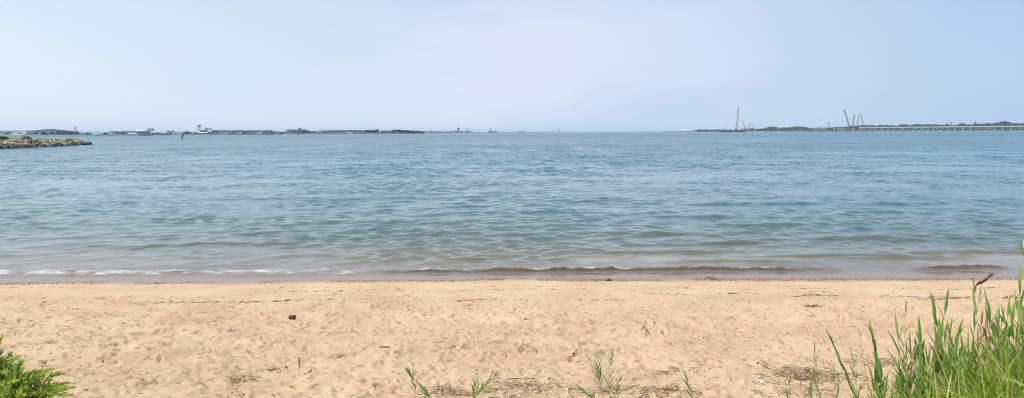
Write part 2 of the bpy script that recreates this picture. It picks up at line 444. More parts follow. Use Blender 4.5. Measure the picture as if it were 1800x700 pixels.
tag(grid_mesh('sea', us, wys, wz_, m, {'depth': wd, 'foam': wf, 'silt': wstir}, xx=wxx, yy=wyy), 'teal green bay water with small wind chop, turning brown near the sand', 'sea', kind='structure')

# foam bubbles lumped on the breaking line
MAT_FOAM = simple('foam_white', (.80, .80, .78), .5, .05, 20)
fb = MB(); PHI = (1 + 5 ** .5) / 2
ico = [Vector(v).normalized() for v in [(-1, PHI, 0), (1, PHI, 0), (-1, -PHI, 0), (1, -PHI, 0), (0, -1, PHI), (0, 1, PHI), (0, -1, -PHI), (0, 1, -PHI), (PHI, 0, -1), (PHI, 0, 1), (-PHI, 0, -1), (-PHI, 0, 1)]]
icof = [(0, 11, 5), (0, 5, 1), (0, 1, 7), (0, 7, 10), (0, 10, 11), (1, 5, 9), (5, 11, 4), (11, 10, 2), (10, 7, 6), (7, 1, 8), (3, 9, 4), (3, 4, 2), (3, 2, 6), (3, 6, 8), (3, 8, 9), (4, 9, 5), (2, 4, 11), (6, 2, 10), (8, 6, 7), (9, 8, 1)]
jj = np.argwhere((wf > .62) & (np.abs(wxx) < 11) & (wyy < 15))
prob = wf[jj[:, 0], jj[:, 1]]
pick = jj[rng.random(len(jj)) < np.clip((prob - .62) * .14, 0, .08)]
rng.shuffle(pick); pick = pick[:9000]
for (i, j) in pick:
    r = rng.uniform(.003, .009); c = Vector((wxx[i, j] + rng.normal() * .01, wyy[i, j] + rng.normal() * .01, wz_[i, j] + r * .3))
    sc = (rng.uniform(.9, 2.2), rng.uniform(.7, 1.2), rng.uniform(.5, 1.0))
    fb.add([(c.x + v.x * r * sc[0], c.y + v.y * r * sc[1], c.z + v.z * r * sc[2]) for v in ico], icof)
tag(fb.build('sea_foam', MAT_FOAM, smooth=True), 'white foam bubbles along the small wave breaking on the beach', 'foam', kind='stuff')

# ================================================================ BEACH THINGS
M_DRY = leaf_mat('dry_straw', (.20, .125, .07), (.42, .31, .19), 9, .1)
M_HEAP = leaf_mat('heap_straw', (.20, .11, .06), (.50, .37, .23), 11, .1)
M_DARK = leaf_mat('dark_wrack', (.06, .035, .022), (.24, .15, .09), 14, .05)
M_SHELL = simple('shell', (.78, .74, .66), .5, .15, 40)
M_PEB = simple('pebble', (.21, .11, .07), .7, .5, 25)
M_STONE = simple('dark_stone', (.075, .045, .03), .8, .35, 30)
M_REED = leaf_mat('reed_leaf', (.10, .23, .035), (.34, .50, .10), 5, .42, (.27, .40, .09))
M_REED2 = leaf_mat('reed_leaf_pale', (.16, .27, .05), (.27, .36, .10), 5, .42)
M_STEM = simple('reed_stem', (.24, .30, .09), .55, .25, 12)
M_STEMB = simple('reed_stem_brown', (.24, .15, .07), .6, .25, 12)
M_SEED = leaf_mat('reed_seed_head', (.10, .035, .03), (.22, .09, .06), 30, .2)
M_SEEDP = leaf_mat('pale_seed_head', (.50, .50, .38), (.68, .66, .55), 30, .4)
M_GRASS = leaf_mat('grass_blade', (.13, .27, .025), (.54, .62, .09), 4, .5, (.72, .62, .30))
M_BUSH = leaf_mat('shrub_leaf', (.15, .30, .03), (.58, .66, .12), 6, .42)


def bit(mb, x, y, L, w, th, lift=.002, curv=0.0):
    z = sz(x, y) + lift
    pts = []
    for t in (-.5, 0, .5):
        a = th + curv * t
        qx, qy = x + math.cos(a) * L * t, y + math.sin(a) * L * t
        pts.append((qx, qy, sz(qx, qy) + lift + (.3 * w if t == 0 else 0)))
    mb.tube(pts, [w * .5, w * .6, w * .35], 4)


# the strand line of shell hash at the swash edge, wrack lines, loose crumbs
mb = MB()
for i in range(5200):
    x = rng.uniform(-10, 10); y = float(shore_y(np.array([x]))[0]) - rng.normal() * .12 - .03
    if rng.random() > .5 + .5 * float(sstep(-3, 2, np.array([x]))[0]) : continue
    if fbm(np.array([x * 1.3]), np.array([.5]), 400, 2)[0] < -.75: continue
    bit(mb, x, y, rng.uniform(.006, .024), rng.uniform(.004, .011), rng.uniform(0, 3.1), .004)
tag(mb.build('shell_hash', M_PEB), 'reddish brown shell hash and pebbles in a line at the water edge', 'shell hash', kind='stuff')
mb = MB()
for (yc, x0, x1, cnt, sp, amp) in [(10.55, -5.2, 1.6, 420, .05, .16), (11.85, -5, 10, 260, .04, .10), (10.9, 4.2, 9.5, 420, .07, .2), (10.7, 6, 9.0, 260, .05, .1), (11.3, 1.5, 5.5, 160, .04, .1), (12.3, -9, 3, 90, .08, .1)]:
    for i in range(cnt):
        x = rng.uniform(x0, x1)
        if vn(np.array([x * 1.7]), np.array([yc]), 420)[0] < -.25: continue
        y = yc + 1.6 * amp * float(vn(np.array([x * .7]), np.array([yc * 3]), 421)[0]) + rng.normal() * sp * .9
        bit(mb, x, y, rng.uniform(.01, .09), rng.uniform(.003, .008), rng.normal() * .35, .002)
tag(mb.build('wrack', M_DARK), 'thin dark broken lines of seaweed wrack across the smooth sand', 'wrack', kind='stuff')
mb = MB(); mbs = MB()
for i in range(1500):
    y = 4.6 + 7 * rng.random(); x = rng.uniform(-1, 1) * (y * .75 + .5)
    if rng.random() < (.75 if y > 7 else .35) and rng.random() < .5: continue
    bit(mb, x, y, rng.uniform(.008, .045), rng.uniform(.003, .009), rng.uniform(0, 3.14), .002, rng.normal())
for i in range(420):
    y = 4.6 + 7.5 * rng.random(); x = rng.uniform(-1, 1) * (y * .75 + .5)
    bit(mbs, x, y, rng.uniform(.008, .022), rng.uniform(.006, .013), rng.uniform(0, 3.14), .002)
tag(mb.build('plant_litter', M_DARK), 'small dark crumbs of reed and bark strewn over the trodden sand', 'plant litter', kind='stuff')
tag(mbs.build('shell_fragments', M_SHELL), 'tiny white shell fragments strewn over the trodden sand', 'shell fragments', kind='stuff')


def ground_at(px, py):
    """where the photograph's ray meets the sand"""
    a, c = 3.0, 14.0
    for _ in range(40):
        mid = (a + c) / 2; p = pt(px, py, mid)
        if p.z > sz(p.x, p.y): a = mid
        else: c = mid
    return pt(px, py, a)


def stone(name, px, py, r, mat, label, cat, sc=(1.2, 1, .8)):
    p = ground_at(px, py); mb = MB(); lr = random.Random(px)
    import bmesh
    bm = bmesh.new(); bmesh.ops.create_icosphere(bm, subdivisions=3, radius=1)
    vs = []
    for v in bm.verts:
        q = v.co; k = 1 + .14 * math.sin(q.x * 3 + px) + .1 * math.sin(q.y * 5 + q.z * 4 + px) + .05 * math.sin(q.z * 11)
        vs.append((q.x * k * r * sc[0], q.y * k * r * sc[1], q.z * k * r * sc[2] + r * sc[2] * .6))
    mb.add(vs, [tuple(v.index for v in f.verts) for f in bm.faces]); bm.free()
    o = mb.build(name, mat, smooth=True); o.location = (p.x, p.y, sz(p.x, p.y)); return tag(o, label, cat)


stone('stone', 514, 560, .036, M_STONE, 'round dark brown stone lying alone on the sand at left', 'stone')
stone('driftwood_chunk', 676, 612, .036, simple('brown_clod', (.20, .115, .06), .8, .3, 20), 'flat brown driftwood chunk half sunk in the sand below the dark stone', 'driftwood', (1.6, .7, .35))
stone('driftwood_chunk', 1070, 494, .04, M_STONE, 'small black driftwood chunk at the water edge right of centre', 'driftwood', (1.6, .8, .6))
stone('shell', 737, 571, .018, M_SHELL, 'white upright shell near the middle of the sand', 'shell', (.8, .6, 1.2))
stone('shell', 1095, 618, .016, M_SHELL, 'white flat shell on the sand above the reed seedlings', 'shell', (1.3, .8, .4))


def stick(px0, py0, px1, py1, r, mat, label, lift=.015, name='stick'):
    a = ground_at(px0, py0); c = ground_at(px1, py1); mb = MB(); o = Vector((a.x, a.y, a.z))
    pts = []
    for k in range(6):
        t = k / 5; q = a.lerp(c, t); q.z = sz(q.x, q.y) + lift * math.sin(math.pi * t) + r
        q.x += .012 * math.sin(k * 2.3); q.y += .02 * math.cos(k * 1.7)
        pts.append(q - o)
    mb.tube(pts, [r, r * 1.1, r, r * .9, r * .7, r * .4], 6)
    # a side twig
    mid = pts[2]; mb.tube([mid, mid + Vector((.05, .03, .03))], [r * .6, r * .25], 5)
    ob = mb.build(name, mat, smooth=True); ob.location = o
    return tag(ob, label, 'stick')


stick(1392, 523, 1440, 519, .005, M_DARK, 'thin dark stick lying slightly tilted on the smooth sand at right')
stick(1412, 541, 1450, 538, .011, M_DARK, 'short dark stick on the wrack line at right')
stick(918, 606, 945, 622, .006, M_DRY, 'pale thin straw stick lying slantwise near the middle of the sand')
stick(1130, 580, 1136, 592, .010, M_DRY, 'short pale brown twig standing out of the sand right of centre', .05)
stick(1004, 631, 1016, 622, .007, M_DARK, 'small dark twig left of the upright reed seedlings')
stick(1240, 489, 1265, 494, .014, M_DARK, 'black forked stick washed up at the water edge')
stick(1330, 676, 1352, 682, .006, M_SHELL, 'bleached white stick beside the straw heap at right')
stick(996, 686, 998, 700, .005, M_SHELL, 'bleached upright stub of reed at the bottom edge left of the seedlings', .03)
stick(468, 652, 496, 655, .006, M_DARK, 'thin dark twig on the trodden sand left of the lone sprout')


def heap(px, py, rx, ry, cnt, mat, label, h=.05, Lm=.16):
    mat = M_HEAP; rx *= 1.25; ry *= 1.5; cnt = int(cnt * .75)
    p = ground_at(px, py); mb = MB(); o = Vector((p.x, p.y, sz(p.x, p.y)))
    for i in range(cnt):
        x = rng.normal() * rx * .5; y = rng.normal() * ry * .5; L = rng.uniform(.3, 1) * Lm; th = rng.uniform(0, 3.14); x = float(np.clip(x, -rx, rx)); y = float(np.clip(y, -ry, ry))
        z = abs(rng.normal()) * h * .5 * math.exp(-(x / rx) ** 2 - (y / ry) ** 2)
        d = Vector((math.cos(th), math.sin(th), rng.normal() * .12)); q = Vector((x, y, sz(o.x + x, o.y + y) - o.z + z + .004))
        w = rng.uniform(.0015, .004)
        mb.tube([q - d * L / 2, q + Vector((0, 0, rng.normal() * .006)), q + d * L / 2], [w, w, w * .5], 4)
    ob = mb.build('straw_heap', mat); ob.location = o
    return tag(ob, label, 'straw heap')


heap(1418, 664, .30, .16, 420, M_DRY, 'tangled heap of dry brown reed straw left of the reed bed')
heap(1400, 690, .28, .12, 90, M_DARK, 'dark thin litter heap just below the big straw heap', .03)
heap(918, 680, .22, .10, 130, M_DARK, 'dark brown straw heap between the two groups of reed seedlings')
heap(800, 690, .22, .08, 130, M_DRY, 'thin straw heap under the leaning reed seedling', .03)
heap(1170, 692, .28, .09, 130, M_DARK, 'low dark straw litter heap at the bottom right of centre', .03)
heap(425, 668, .10, .10, 90, M_DARK, 'small dark root tangle standing on the sand at left', .07, .10)
heap(1060, 690, .25, .08, 120, M_DRY, 'loose dry straw around the foot of the upright seedlings', .025)
heap(1180, 655, .2, .1, 60, M_DRY, 'few scattered straws right of the upright seedlings', .02)
heap(1545, 640, .2, .12, 90, M_DRY, 'dry brown straw at the foot of the short reeds', .04)


# ---------------------------------------------------------------- reeds
def reed(px0, py0, px1, py1, Y0, Y1, nleaf, L, W, label, mat=M_REED, stem=M_STEM, seed=None, r=.0028, group=None, spread=.55, bend=.5, start=.25, name='reed', sd=0, dense=False):
    """stalk from its foot to its tip; leaves alternate on the stem"""
    lr = random.Random(px1 * 7 + sd)
    a = pt(px0, py0, Y0)
    a.z = sz(a.x, a.y) - .005 if True else a.z
    c = pt(px1, py1, Y1)
    o = empty(name, a, label, 'reed', group)
    H = c - a; side = Vector((lr.uniform(-1, 1), lr.uniform(-.6, .6), 0)) * .06 * H.length
    def cur(t): return H * t + side * math.sin(math.pi * t) + Vector((0, 0, 0))
    mb = MB(); mb.tube([cur(t / 8) for t in range(9)], [r * (1 - .75 * t / 8) for t in range(9)], 5)
    mb.build('stem', stem, o, True)
    fl = MB(); az = lr.uniform(0, 6.28); spread = spread * (1.8 if dense else 1); W = W * (1.6 if dense else 1.45); nleaf = int(nleaf * 1.7) if dense else nleaf + 1; L = L * (1.25 if dense else 1)
    for i in range(nleaf):
        t = start + (1 - start) * (i + .5) / nleaf * .98
        p = cur(t); tg = (cur(min(1, t + .03)) - cur(t - .03)).normalized()
        az += math.pi + lr.uniform(-.5, .5)
        lateral = Vector((math.copysign(.35 + .65 * abs(math.cos(az)), math.cos(az)), math.sin(az) * .6, 0))
        sp = spread * 1.25 * lr.uniform(.5, 1.3) * (1.1 - .6 * t)
        d = (tg + lateral * sp).normalized()
        l_ = L * lr.uniform(.65, 1.1) * (1 - .35 * t)
        fl.blade(p, d, tg + Vector((.01, .02, 0)), l_, W * lr.uniform(.7, 1.15), bend * lr.uniform(.2, 1.2), 6)
    fl.blade(cur(.97), (cur(1) - cur(.9)), Vector((.3, .4, .2)), L * .7, W * .6, .1, 6)
    fl.build('foliage', mat, o, True)
    if seed:
        sd_ = MB(); tp = cur(1)
        d0 = Vector((.9, .1, .55)).normalized() if seed is M_SEED else Vector((.5, .3, .8)).normalized()
        for k in range(60 if seed is M_SEED else 70):
            q = tp + d0 * lr.uniform(0, .13)
            dd = (d0 + Vector((lr.gauss(0, .22), lr.gauss(0, .22), lr.gauss(0, .2)))).normalized()
            sd_.blade(q, dd, Vector((0, 0, 1)), lr.uniform(.03, .07), .008, .1, 2)
        sd_.build('seed_head', seed, o)
    return o


GR = 'reeds at the edge of the beach'
# prominent ones, tip positions from the photograph: foot px, tip px
reed(1668, 760, 1712, 505, 4.5, 4.6, 9, .17, .010, 'tallest reed with a dark red seed head reaching up to the shoreline', seed=M_SEED, spread=.5)
reed(1700, 760, 1642, 545, 4.2, 4.3, 10, .22, .016, 'tall thick dark reed leaning left beneath the red seed head', r=.004, spread=.5, bend=.3)
reed(1722, 760, 1722, 520, 4.5, 4.5, 8, .16, .009, 'thin upright reed just right of the red seed head', M_REED2, spread=.45)
reed(1655, 700, 1662, 545, 4.3, 4.4, 5, .24, .020, 'reed with four broad hanging leaves left of the tall dark reed', spread=.9, bend=1.2)
reed(1760, 760, 1737, 540, 4.2, 4.3, 6, .22, .013, 'reed with one long narrow blade left of the right-hand cluster', spread=.35)
reed(1772, 760, 1772, 548, 4.1, 4.2, 11, .17, .014, 'bushy upright reed second from the right edge', spread=.35)
reed(1812, 760, 1793, 505, 3.9, 4.0, 10, .24, .017, 'tall green reed at the right edge of the photo', spread=.35)
reed(1840, 760, 1797, 440, 4.3, 4.4, 4, .16, .008, 'tallest reed at the right edge with a pale feathery seed head over the water', M_REED2, seed=M_SEEDP, spread=.3, start=.7)
reed(1580, 760, 1592, 548, 4.4, 4.5, 6, .16, .010, 'thin reed with a split pale tip left of the tall dark reed', M_REED2, spread=.5)
reed(1560, 720, 1534, 590, 4.6, 4.7, 7, .20, .017, 'upright reed with a dense narrow leaf tuft left of the reed bed', spread=.28, bend=.15, r=.0035)
reed(1530, 730, 1462, 600, 4.6, 4.6, 5, .17, .012, 'slim reed leaning far left with one long upright leaf', spread=.3, bend=.1)
reed(1452, 690, 1432, 615, 4.9, 5.0, 6, .12, .010, 'small yellowish reed with three short upright leaves at far left of the bed', M_REED2, M_STEMB, spread=.3, bend=.1)
reed(1545, 730, 1512, 590, 4.8, 4.9, 12, .08, .006, 'wispy reed with many fine yellowish leaves beside the dense leaf tuft', M_REED2, M_STEMB, spread=.7)
reed(1600, 730, 1578, 590, 4.3, 4.4, 7, .26, .018, 'leafy reed with a long blade arching left at mid bed', spread=.6, bend=.5, r=.0035)
reed(1615, 730, 1618, 600, 4.2, 4.3, 8, .26, .022, 'broad leaved bright green reed at the middle of the bed', spread=.35, bend=.25, r=.004)
reed(1635, 740, 1650, 600, 4.1, 4.2, 8, .26, .020, 'broad leaved bright green reed just right of the middle of the bed', spread=.4, bend=.3, r=.004)
reed(1510, 740, 1500, 640, 4.4, 4.5, 7, .17, .014, 'short dark green reed at the front left corner of the bed', spread=.4, bend=.3)
reed(1480, 740, 1466, 665, 4.4, 4.5, 6, .15, .012, 'short leaning reed left of the front corner of the bed', spread=.45)
reed(1385, 760, 1388, 672, 4.5, 4.6, 4, .13, .011, 'two-bladed young reed at the bottom edge below the straw heap', spread=.3)
reed(1425, 760, 1428, 668, 4.4, 4.5, 4, .14, .012, 'young reed with a yellow-green blade right of the straw heap', M_REED2, spread=.3)
reed(1472, 770, 1472, 690, 4.3, 4.4, 4, .13, .010, 'lowest young reed between the straw heap and the bed', spread=.35)
reed(1232, 720, 1207, 668, 5.0, 5.05, 3, .15, .011, 'young reed bending left alone at the bottom right of centre', spread=.3, bend=.4)
# seedlings in the middle
reed(1064, 708, 1036, 632, 5.3, 5.4, 9, .10, .009, 'left reed seedling of the upright pair with fanned leaves', spread=.45, bend=.2, start=.3, r=.002, dense=True)
reed(1064, 712, 1050, 628, 5.25, 5.3, 9, .11, .009, 'middle reed seedling of the upright group', spread=.35, bend=.1, start=.35, r=.002, dense=True)
reed(1074, 700, 1076, 620, 5.35, 5.4, 12, .09, .009, 'right reed seedling of the upright group with leaves up its whole stem', spread=.4, bend=.1, start=.25, r=.002, dense=True)
reed(1062, 704, 1018, 680, 5.25, 5.15, 6, .08, .007, 'lowest flat-lying seedling left of the upright pair', spread=.5, start=.2, r=.0018, dense=True)
reed(1080, 700, 1090, 668, 5.3, 5.35, 5, .08, .007, 'short seedling at the right foot of the upright group', spread=.5, start=.2, r=.0018, dense=True)
reed(731, 706, 721, 655, 5.3, 5.35, 7, .10, .010, 'dark green reed seedling leftmost of the bottom centre group', spread=.4, bend=.2, start=.3, r=.0022, dense=True)
reed(765, 712, 740, 678, 5.25, 5.2, 6, .08, .007, 'dark low seedling right of the leftmost one', spread=.45, start=.2, r=.002, dense=True)
reed(820, 712, 870, 660, 5.25, 5.35, 8, .10, .009, 'long reed seedling leaning right at the bottom centre', M_REED2, spread=.5, bend=.2, start=.3, r=.0022, dense=True)
reed(828, 712, 836, 668, 5.2, 5.25, 8, .09, .008, 'upright seedling beside the right-leaning one', spread=.5, start=.2, r=.002, dense=True)
reed(835, 714, 858, 684, 5.2, 5.2, 8, .08, .007, 'low bushy seedling under the right-leaning one', spread=.6, start=.1, r=.002, dense=True)
reed(786, 712, 785, 684, 5.2, 5.2, 5, .07, .006, 'tiny seedling between the low dark one and the leaning one', spread=.5, start=.2, r=.0018, dense=True)
reed(525, 656, 526, 636, 6.1, 6.12, 3, .06, .008, 'lone small green sprout on the open sand at left', spread=.2, bend=0, start=.3, r=.002, dense=True)
# the rest of the bed
lr = random.Random(4)
for i in range(72):
    px = lr.uniform(1520, 1860) if i < 50 else lr.uniform(1640, 1860)
    top = np.interp(px, [1500, 1560, 1620, 1700, 1760, 1860], [665, 640, 610, 585, 560, 520]) + lr.uniform(-12, 60)
    Y = lr.uniform(3.9, 4.9)
    reed(px + lr.uniform(-25, 25), 720, px, top, Y, Y + lr.uniform(-.1, .1), lr.randint(6, 9), lr.uniform(.15, .25), lr.uniform(.010, .018),
         'green reed among the crowded stalks of the dense bed at bottom right' if i % 5 else 'dead brown reed stalk standing among the green ones at bottom right', (M_REED if lr.random() < .6 else M_REED2) if i % 5 else M_DRY, M_STEM if i % 5 else M_STEMB, group='reeds crowded in the dense bed' if i % 5 else 'dead stalks in the reed bed', spread=.6, bend=lr.uniform(.3, 1.5), sd=i, r=.0028)

# grass between the reeds
g = MB(); lr = random.Random(8)
for i in range(11500):
    px = 1900 - 420 * lr.random() ** 1.25
    Y = lr.uniform(3.5, 5.1)
    top = np.interp(px, [1480, 1560, 1620, 1700, 1760, 1900], [712, 700, 668, 628, 598, 560]) + 16 * math.sin(px * .045) + 9 * math.sin(px * .11 + Y * 3)
    p = pt(px, 700, Y); zg = sz(p.x, p.y)
    h = (pt(px, top, Y).z - zg) * lr.uniform(.35, 1.12)
    if h < .06 or (px < 1620 and lr.random() < .6): continue
    wild = lr.random() < .25
    d = Vector((lr.gauss(0, .9 if wild else .42), lr.gauss(0, .5), 1))
    g.blade((p.x + lr.gauss(0, .04), p.y, zg + (h * lr.uniform(.2, .6) if wild else 0)), d, Vector((lr.uniform(-1, 1), lr.uniform(-1, 1), .1)), (h * .45 if wild else h * .97), lr.uniform(.007, .015), lr.uniform(.2, 2.0), 4, .25)
tag(g.build('grass', M_GRASS), 'thick bright yellow-green grass filling the bottom right corner between reeds', 'grass', kind='stuff')


def shrub(px, pyt, w_px, Y, cnt, label, lean=0, seed=1):
    lr = random.Random(seed)
    foot = pt(px, 700, Y); zg = sz(foot.x, foot.y); a = Vector((foot.x, foot.y, zg))
    H = pt(px, pyt, Y).z - zg; Wd = w_px / F * Y
    o = empty('shrub', a, label, 'shrub')
    st = MB(); fo = MB()
    for i in range(cnt):
        an = lr.uniform(0, 6.28); rr = lr.random() ** .8
        hh = H * (1 - .42 * rr) * lr.uniform(.5, 1.0)
        tip = Vector((math.cos(an) * rr * Wd + lean * hh * .3, math.sin(an) * rr * Wd * .8, hh))
        mid = tip * .5 + Vector((0, 0, hh * .07)) - Vector((tip.x, tip.y, 0)) * .15
        f0 = Vector((tip.x * .45 + lr.gauss(0, .03), tip.y * .45, 0)); droop = Vector((tip.x * .22, tip.y * .2, -.03))
        c = [f0, f0.lerp(tip, .35) + Vector((0, 0, .03)), f0.lerp(tip, .65) + Vector((0, 0, .03)), f0.lerp(tip, .88), tip + droop]
        st.tube(c, [.005, .004, .003, .002, .001], 4)
        for k in range(34):
            t = .15 + .85 * k / 34; f_ = t * 4; i0 = min(int(f_), 3); q = c[i0].lerp(c[i0 + 1], f_ - i0)
            tg = (c[i0 + 1] - c[i0]).normalized(); a2 = lr.uniform(0, 6.28)
            d = tg + Vector((math.cos(a2), math.sin(a2), .1)) * .65
            fo.blade(q, d, tg + Vector((.02, 0, .01)), lr.uniform(.035, .07), lr.uniform(.009, .015), .5, 3)
    st.build('stem', M_STEMB, o, True); fo.build('foliage', M_BUSH, o, True)
    return o


shrub(22, 618, 84, 4.9, 110, 'feathery bright green shrub at the bottom left corner', .12, 3)
shrub(-6, 545, 26, 5.0, 40, 'shrub with spiky shoots poking in at the left edge above the corner one', .1, 5)

# ================================================================ HEADLAND WITH RIPRAP
poly = [(-62, 20), (-80, 80), (-93, 133), (-97, 152), (-103, 180), (-109, 186), (-125, 184), (-160, 205), (-260, 235), (-420, 240), (-420, 20)]


def sdist(x, y):
    d = np.full(x.shape, 1e9); inside = np.zeros(x.shape, bool)
    for i in range(len(poly)):
        (ax, ay), (bx, by) = poly[i], poly[(i + 1) % len(poly)]
        t = np.clip(((x - ax) * (bx - ax) + (y - ay) * (by - ay)) / ((bx - ax) ** 2 + (by - ay) ** 2), 0, 1)
        d = np.minimum(d, np.hypot(x - ax - t * (bx - ax), y - ay - t * (by - ay)))
        c = ((ay > y) != (by > y)) & (x < (bx - ax) * (y - ay) / (by - ay + 1e-9) + ax)
        inside ^= c
    return np.where(inside, d, -d)


hx = np.concatenate([np.linspace(-424, -140, 60), np.linspace(-139, -58, 120)]); hy = np.linspace(16, 244, 260)
hxx, hyy = np.meshgrid(hx, hy); sd_ = sdist(hxx, hyy)


def head_z(sd, x, y):
    tip = 1 - .55 * sstep(160, 186, y)
    return np.where(sd > 0, np.minimum(.62 * sd, 1.15) + .75 * sstep(2, 14, sd) * tip, sd * .5) * 1.0 + .10 * fbm(x * .35, y * .35, 500, 3) * (sd > -1) - .1


hzz = np.clip(head_z(sd_, hxx, hyy), -1.5, 5)
m, nt, n, l, b = new_mat('headland_ground')
tc = n.new('ShaderNodeTexCoord'); na = noise(n, l, tc.outputs['Object'], .35, 6, .6)
r1 = ramp(n, [(.35, (.10, .13, .035)), (.55, (.19, .22, .055)), (.7, (.27, .24, .09))]); l.new(na.outputs['Fac'], r1.inputs['Fac'])
sepz = n.new('ShaderNodeSeparateXYZ'); l.new(tc.outputs['Object'], sepz.inputs[0])
mr = n.new('ShaderNodeMapRange'); mr.inputs['From Min'].default_value = .75; mr.inputs['From Max'].default_value = 1.05; l.new(sepz.outputs['Z'], mr.inputs['Value'])
mx = n.new('ShaderNodeMix'); mx.data_type = 'RGBA'; l.new(mr.outputs[0], mx.inputs[0]); mx.inputs[6].default_value = (.10, .085, .065, 1); l.new(r1.outputs['Color'], mx.inputs[7])
l.new(mx.outputs[2], b.inputs['Base Color']); b.inputs['Roughness'].default_value = .95
tag(grid_mesh('headland', hx, hy, hzz, m, xx=hxx, yy=hyy), 'low grassy headland at the left behind its rock edge', 'headland', kind='structure')


def headz(x, y): return float(head_z(sdist(np.array([x]), np.array([y])), np.array([x]), np.array([y]))[0])


rock_mats = [simple('granite_pale', (.40, .35, .30), .85, .3, 1.5), simple('granite_mid', (.26, .21, .18), .85, .35, 1.5), simple('granite_rust', (.30, .20, .14), .85, .35, 1.5), simple('granite_dark', (.07, .055, .05), .7, .4, 1.5)]
import bmesh
rock_meshes = []
for k in range(14):
    lr = random.Random(k + 50); bm = bmesh.new(); bmesh.ops.create_icosphere(bm, subdivisions=3, radius=1)
    pl = [(Vector((lr.gauss(0, 1), lr.gauss(0, 1), lr.gauss(0, 1))).normalized(), lr.uniform(.55, .85)) for _ in range(11)]
    sc = (lr.uniform(.9, 1.35), lr.uniform(.7, 1.1), lr.uniform(.55, .85))
    for v in bm.verts:
        for (nn, dd_) in pl:
            e = v.co.dot(nn) - dd_
            if e > 0: v.co -= nn * e
        v.co = Vector((v.co.x * sc[0], v.co.y * sc[1], v.co.z * sc[2]))
    me = bpy.data.meshes.new('boulder'); bm.to_mesh(me); bm.free(); me.materials.append(rock_mats[3] if k >= 12 else rock_mats[k % 3]); rock_meshes.append(me)
lr = random.Random(21); cnt = 0
edge = [(-88, 112), (-93, 133), (-97, 152), (-103, 180), (-108, 186)]
seglen = [math.dist(edge[i], edge[i + 1]) for i in range(4)]
while cnt < 290:
    s = lr.uniform(0, sum(seglen)); i = 0
    while s > seglen[i]: s -= seglen[i]; i += 1
    (ax, ay), (bx, by) = edge[i], edge[i + 1]; t = s / seglen[i]
    nx_, ny_ = -(by - ay) / seglen[i], (bx - ax) / seglen[i]
    row = lr.choice([0, 0, 1, 1, 2]); off = [0.1, .95, 1.8][row] + lr.uniform(-.35, .35)
    x = ax + (bx - ax) * t + nx_ * off; y = ay + (by - ay) * t + ny_ * off
    if x / y < -.80: continue
    if y > 178 and off > 1.5: continue
    o = bpy.data.objects.new('boulder', rock_meshes[lr.choice([12, 13]) if row == 0 and lr.random() < .75 else lr.randrange(12)])
    COL.objects.link(o); s_ = lr.uniform(.38, .78); o.scale = (s_,) * 3
    o.location = (x, y, max(.05, headz(x, y)) + .12 * s_); o.rotation_euler = (lr.uniform(-.4, .4), lr.uniform(-.4, .4), lr.uniform(0, 6.28))
    tag(o, 'grey brown riprap boulder piled along the water edge of the grassy headland', 'boulder', 'riprap boulders along the headland'); cnt += 1
tipb = MB()
M_HGRASS = leaf_mat('headland_grass', (.14, .19, .035), (.34, .37, .09), .6, .35, (.46, .42, .20))
g = MB(); lr = random.Random(31)
for i in range(9000):
    y = lr.uniform(122, 182); x = -.98 * y * lr.uniform(.55, .86)
    d_ = float(sdist(np.array([x]), np.array([y]))[0])
    if d_ < 2.0: continue
    z = headz(x, y); h = lr.uniform(.15, .42)
    g.blade((x, y, z - .03), (lr.gauss(0, .3), lr.gauss(0, .3), 1), (1, .3, 0), h, .10, .4, 2, .1)
tag(g.build('headland_grass', M_HGRASS), 'rough yellow-green grass on top of the rocky headland', 'grass', kind='stuff')


# ---------------------------------------------------------------- trees
def crown_mesh(k, leaf=1.45, cnt=1300, flat=.7):
    """crown of leaf clumps in a 2 x 2 x 1.3 unit volume, unit = half width"""
    lr = random.Random(k + 900); mb = MB()
    lobes = [(Vector((lr.uniform(-.55, .55), lr.uniform(-.5, .5), lr.uniform(-.25, .4) * flat)), lr.uniform(.32, .6)) for _ in range(8)]
    for i in range(cnt):
        c, r = lr.choice(lobes)
        v = Vector((lr.gauss(0, 1), lr.gauss(0, 1), lr.gauss(0, 1))).normalized() * r * lr.uniform(.6, 1.05)
        p = c + Vector((v.x, v.y, v.z * .85)); s = .085 * leaf * lr.uniform(.6, 1.4)
        nn = (v.normalized() + Vector((lr.gauss(0, .5), lr.gauss(0, .5), lr.gauss(0, .5)))).normalized()
        a = nn.cross(Vector((.1, .3, 1))).normalized() * s; b_ = nn.cross(a).normalized() * s * .8
        mb.add([p - a, p - b_ * .8, p + a, p + b_], [(0, 1, 2, 3)])
    return mb


M_CROWN = [leaf_mat('far_foliage', (.008, .030, .022), (.022, .055, .032), .6, .2), leaf_mat('far_foliage_hazed', (.035, .085, .06), (.08, .15, .10), .6, .2)]  # second foliage is paler: left-shore haze painted into its colour
M_BARK = simple('bark', (.10, .075, .05), .9, .3, 2)
protos = []
for k in range(5):
    cm_ = crown_mesh(k); top_ = max(v[2] for v in cm_.v); cm_.v = [(a, b_, c * .78 / top_) for a, b_, c in cm_.v]
    cm = cm_.build('crown', M_CROWN[0]); me = cm.data; bpy.data.objects.remove(cm)
    tm = MB()
    tm.tube([(0, 0, 0), (.03, .02, .5), (0, .03, 1.0)], [.09, .07, .04], 7)
    for q in range(5):
        a = q * 1.3 + k; tm.tube([(0, 0, .55 + q * .06), (math.cos(a) * .3, math.sin(a) * .3, .95 + .05 * q)], [.04, .012], 5)
    to = tm.build('trunk', M_BARK); tme = to.data; bpy.data.objects.remove(to)
    protos.append((me, tme))


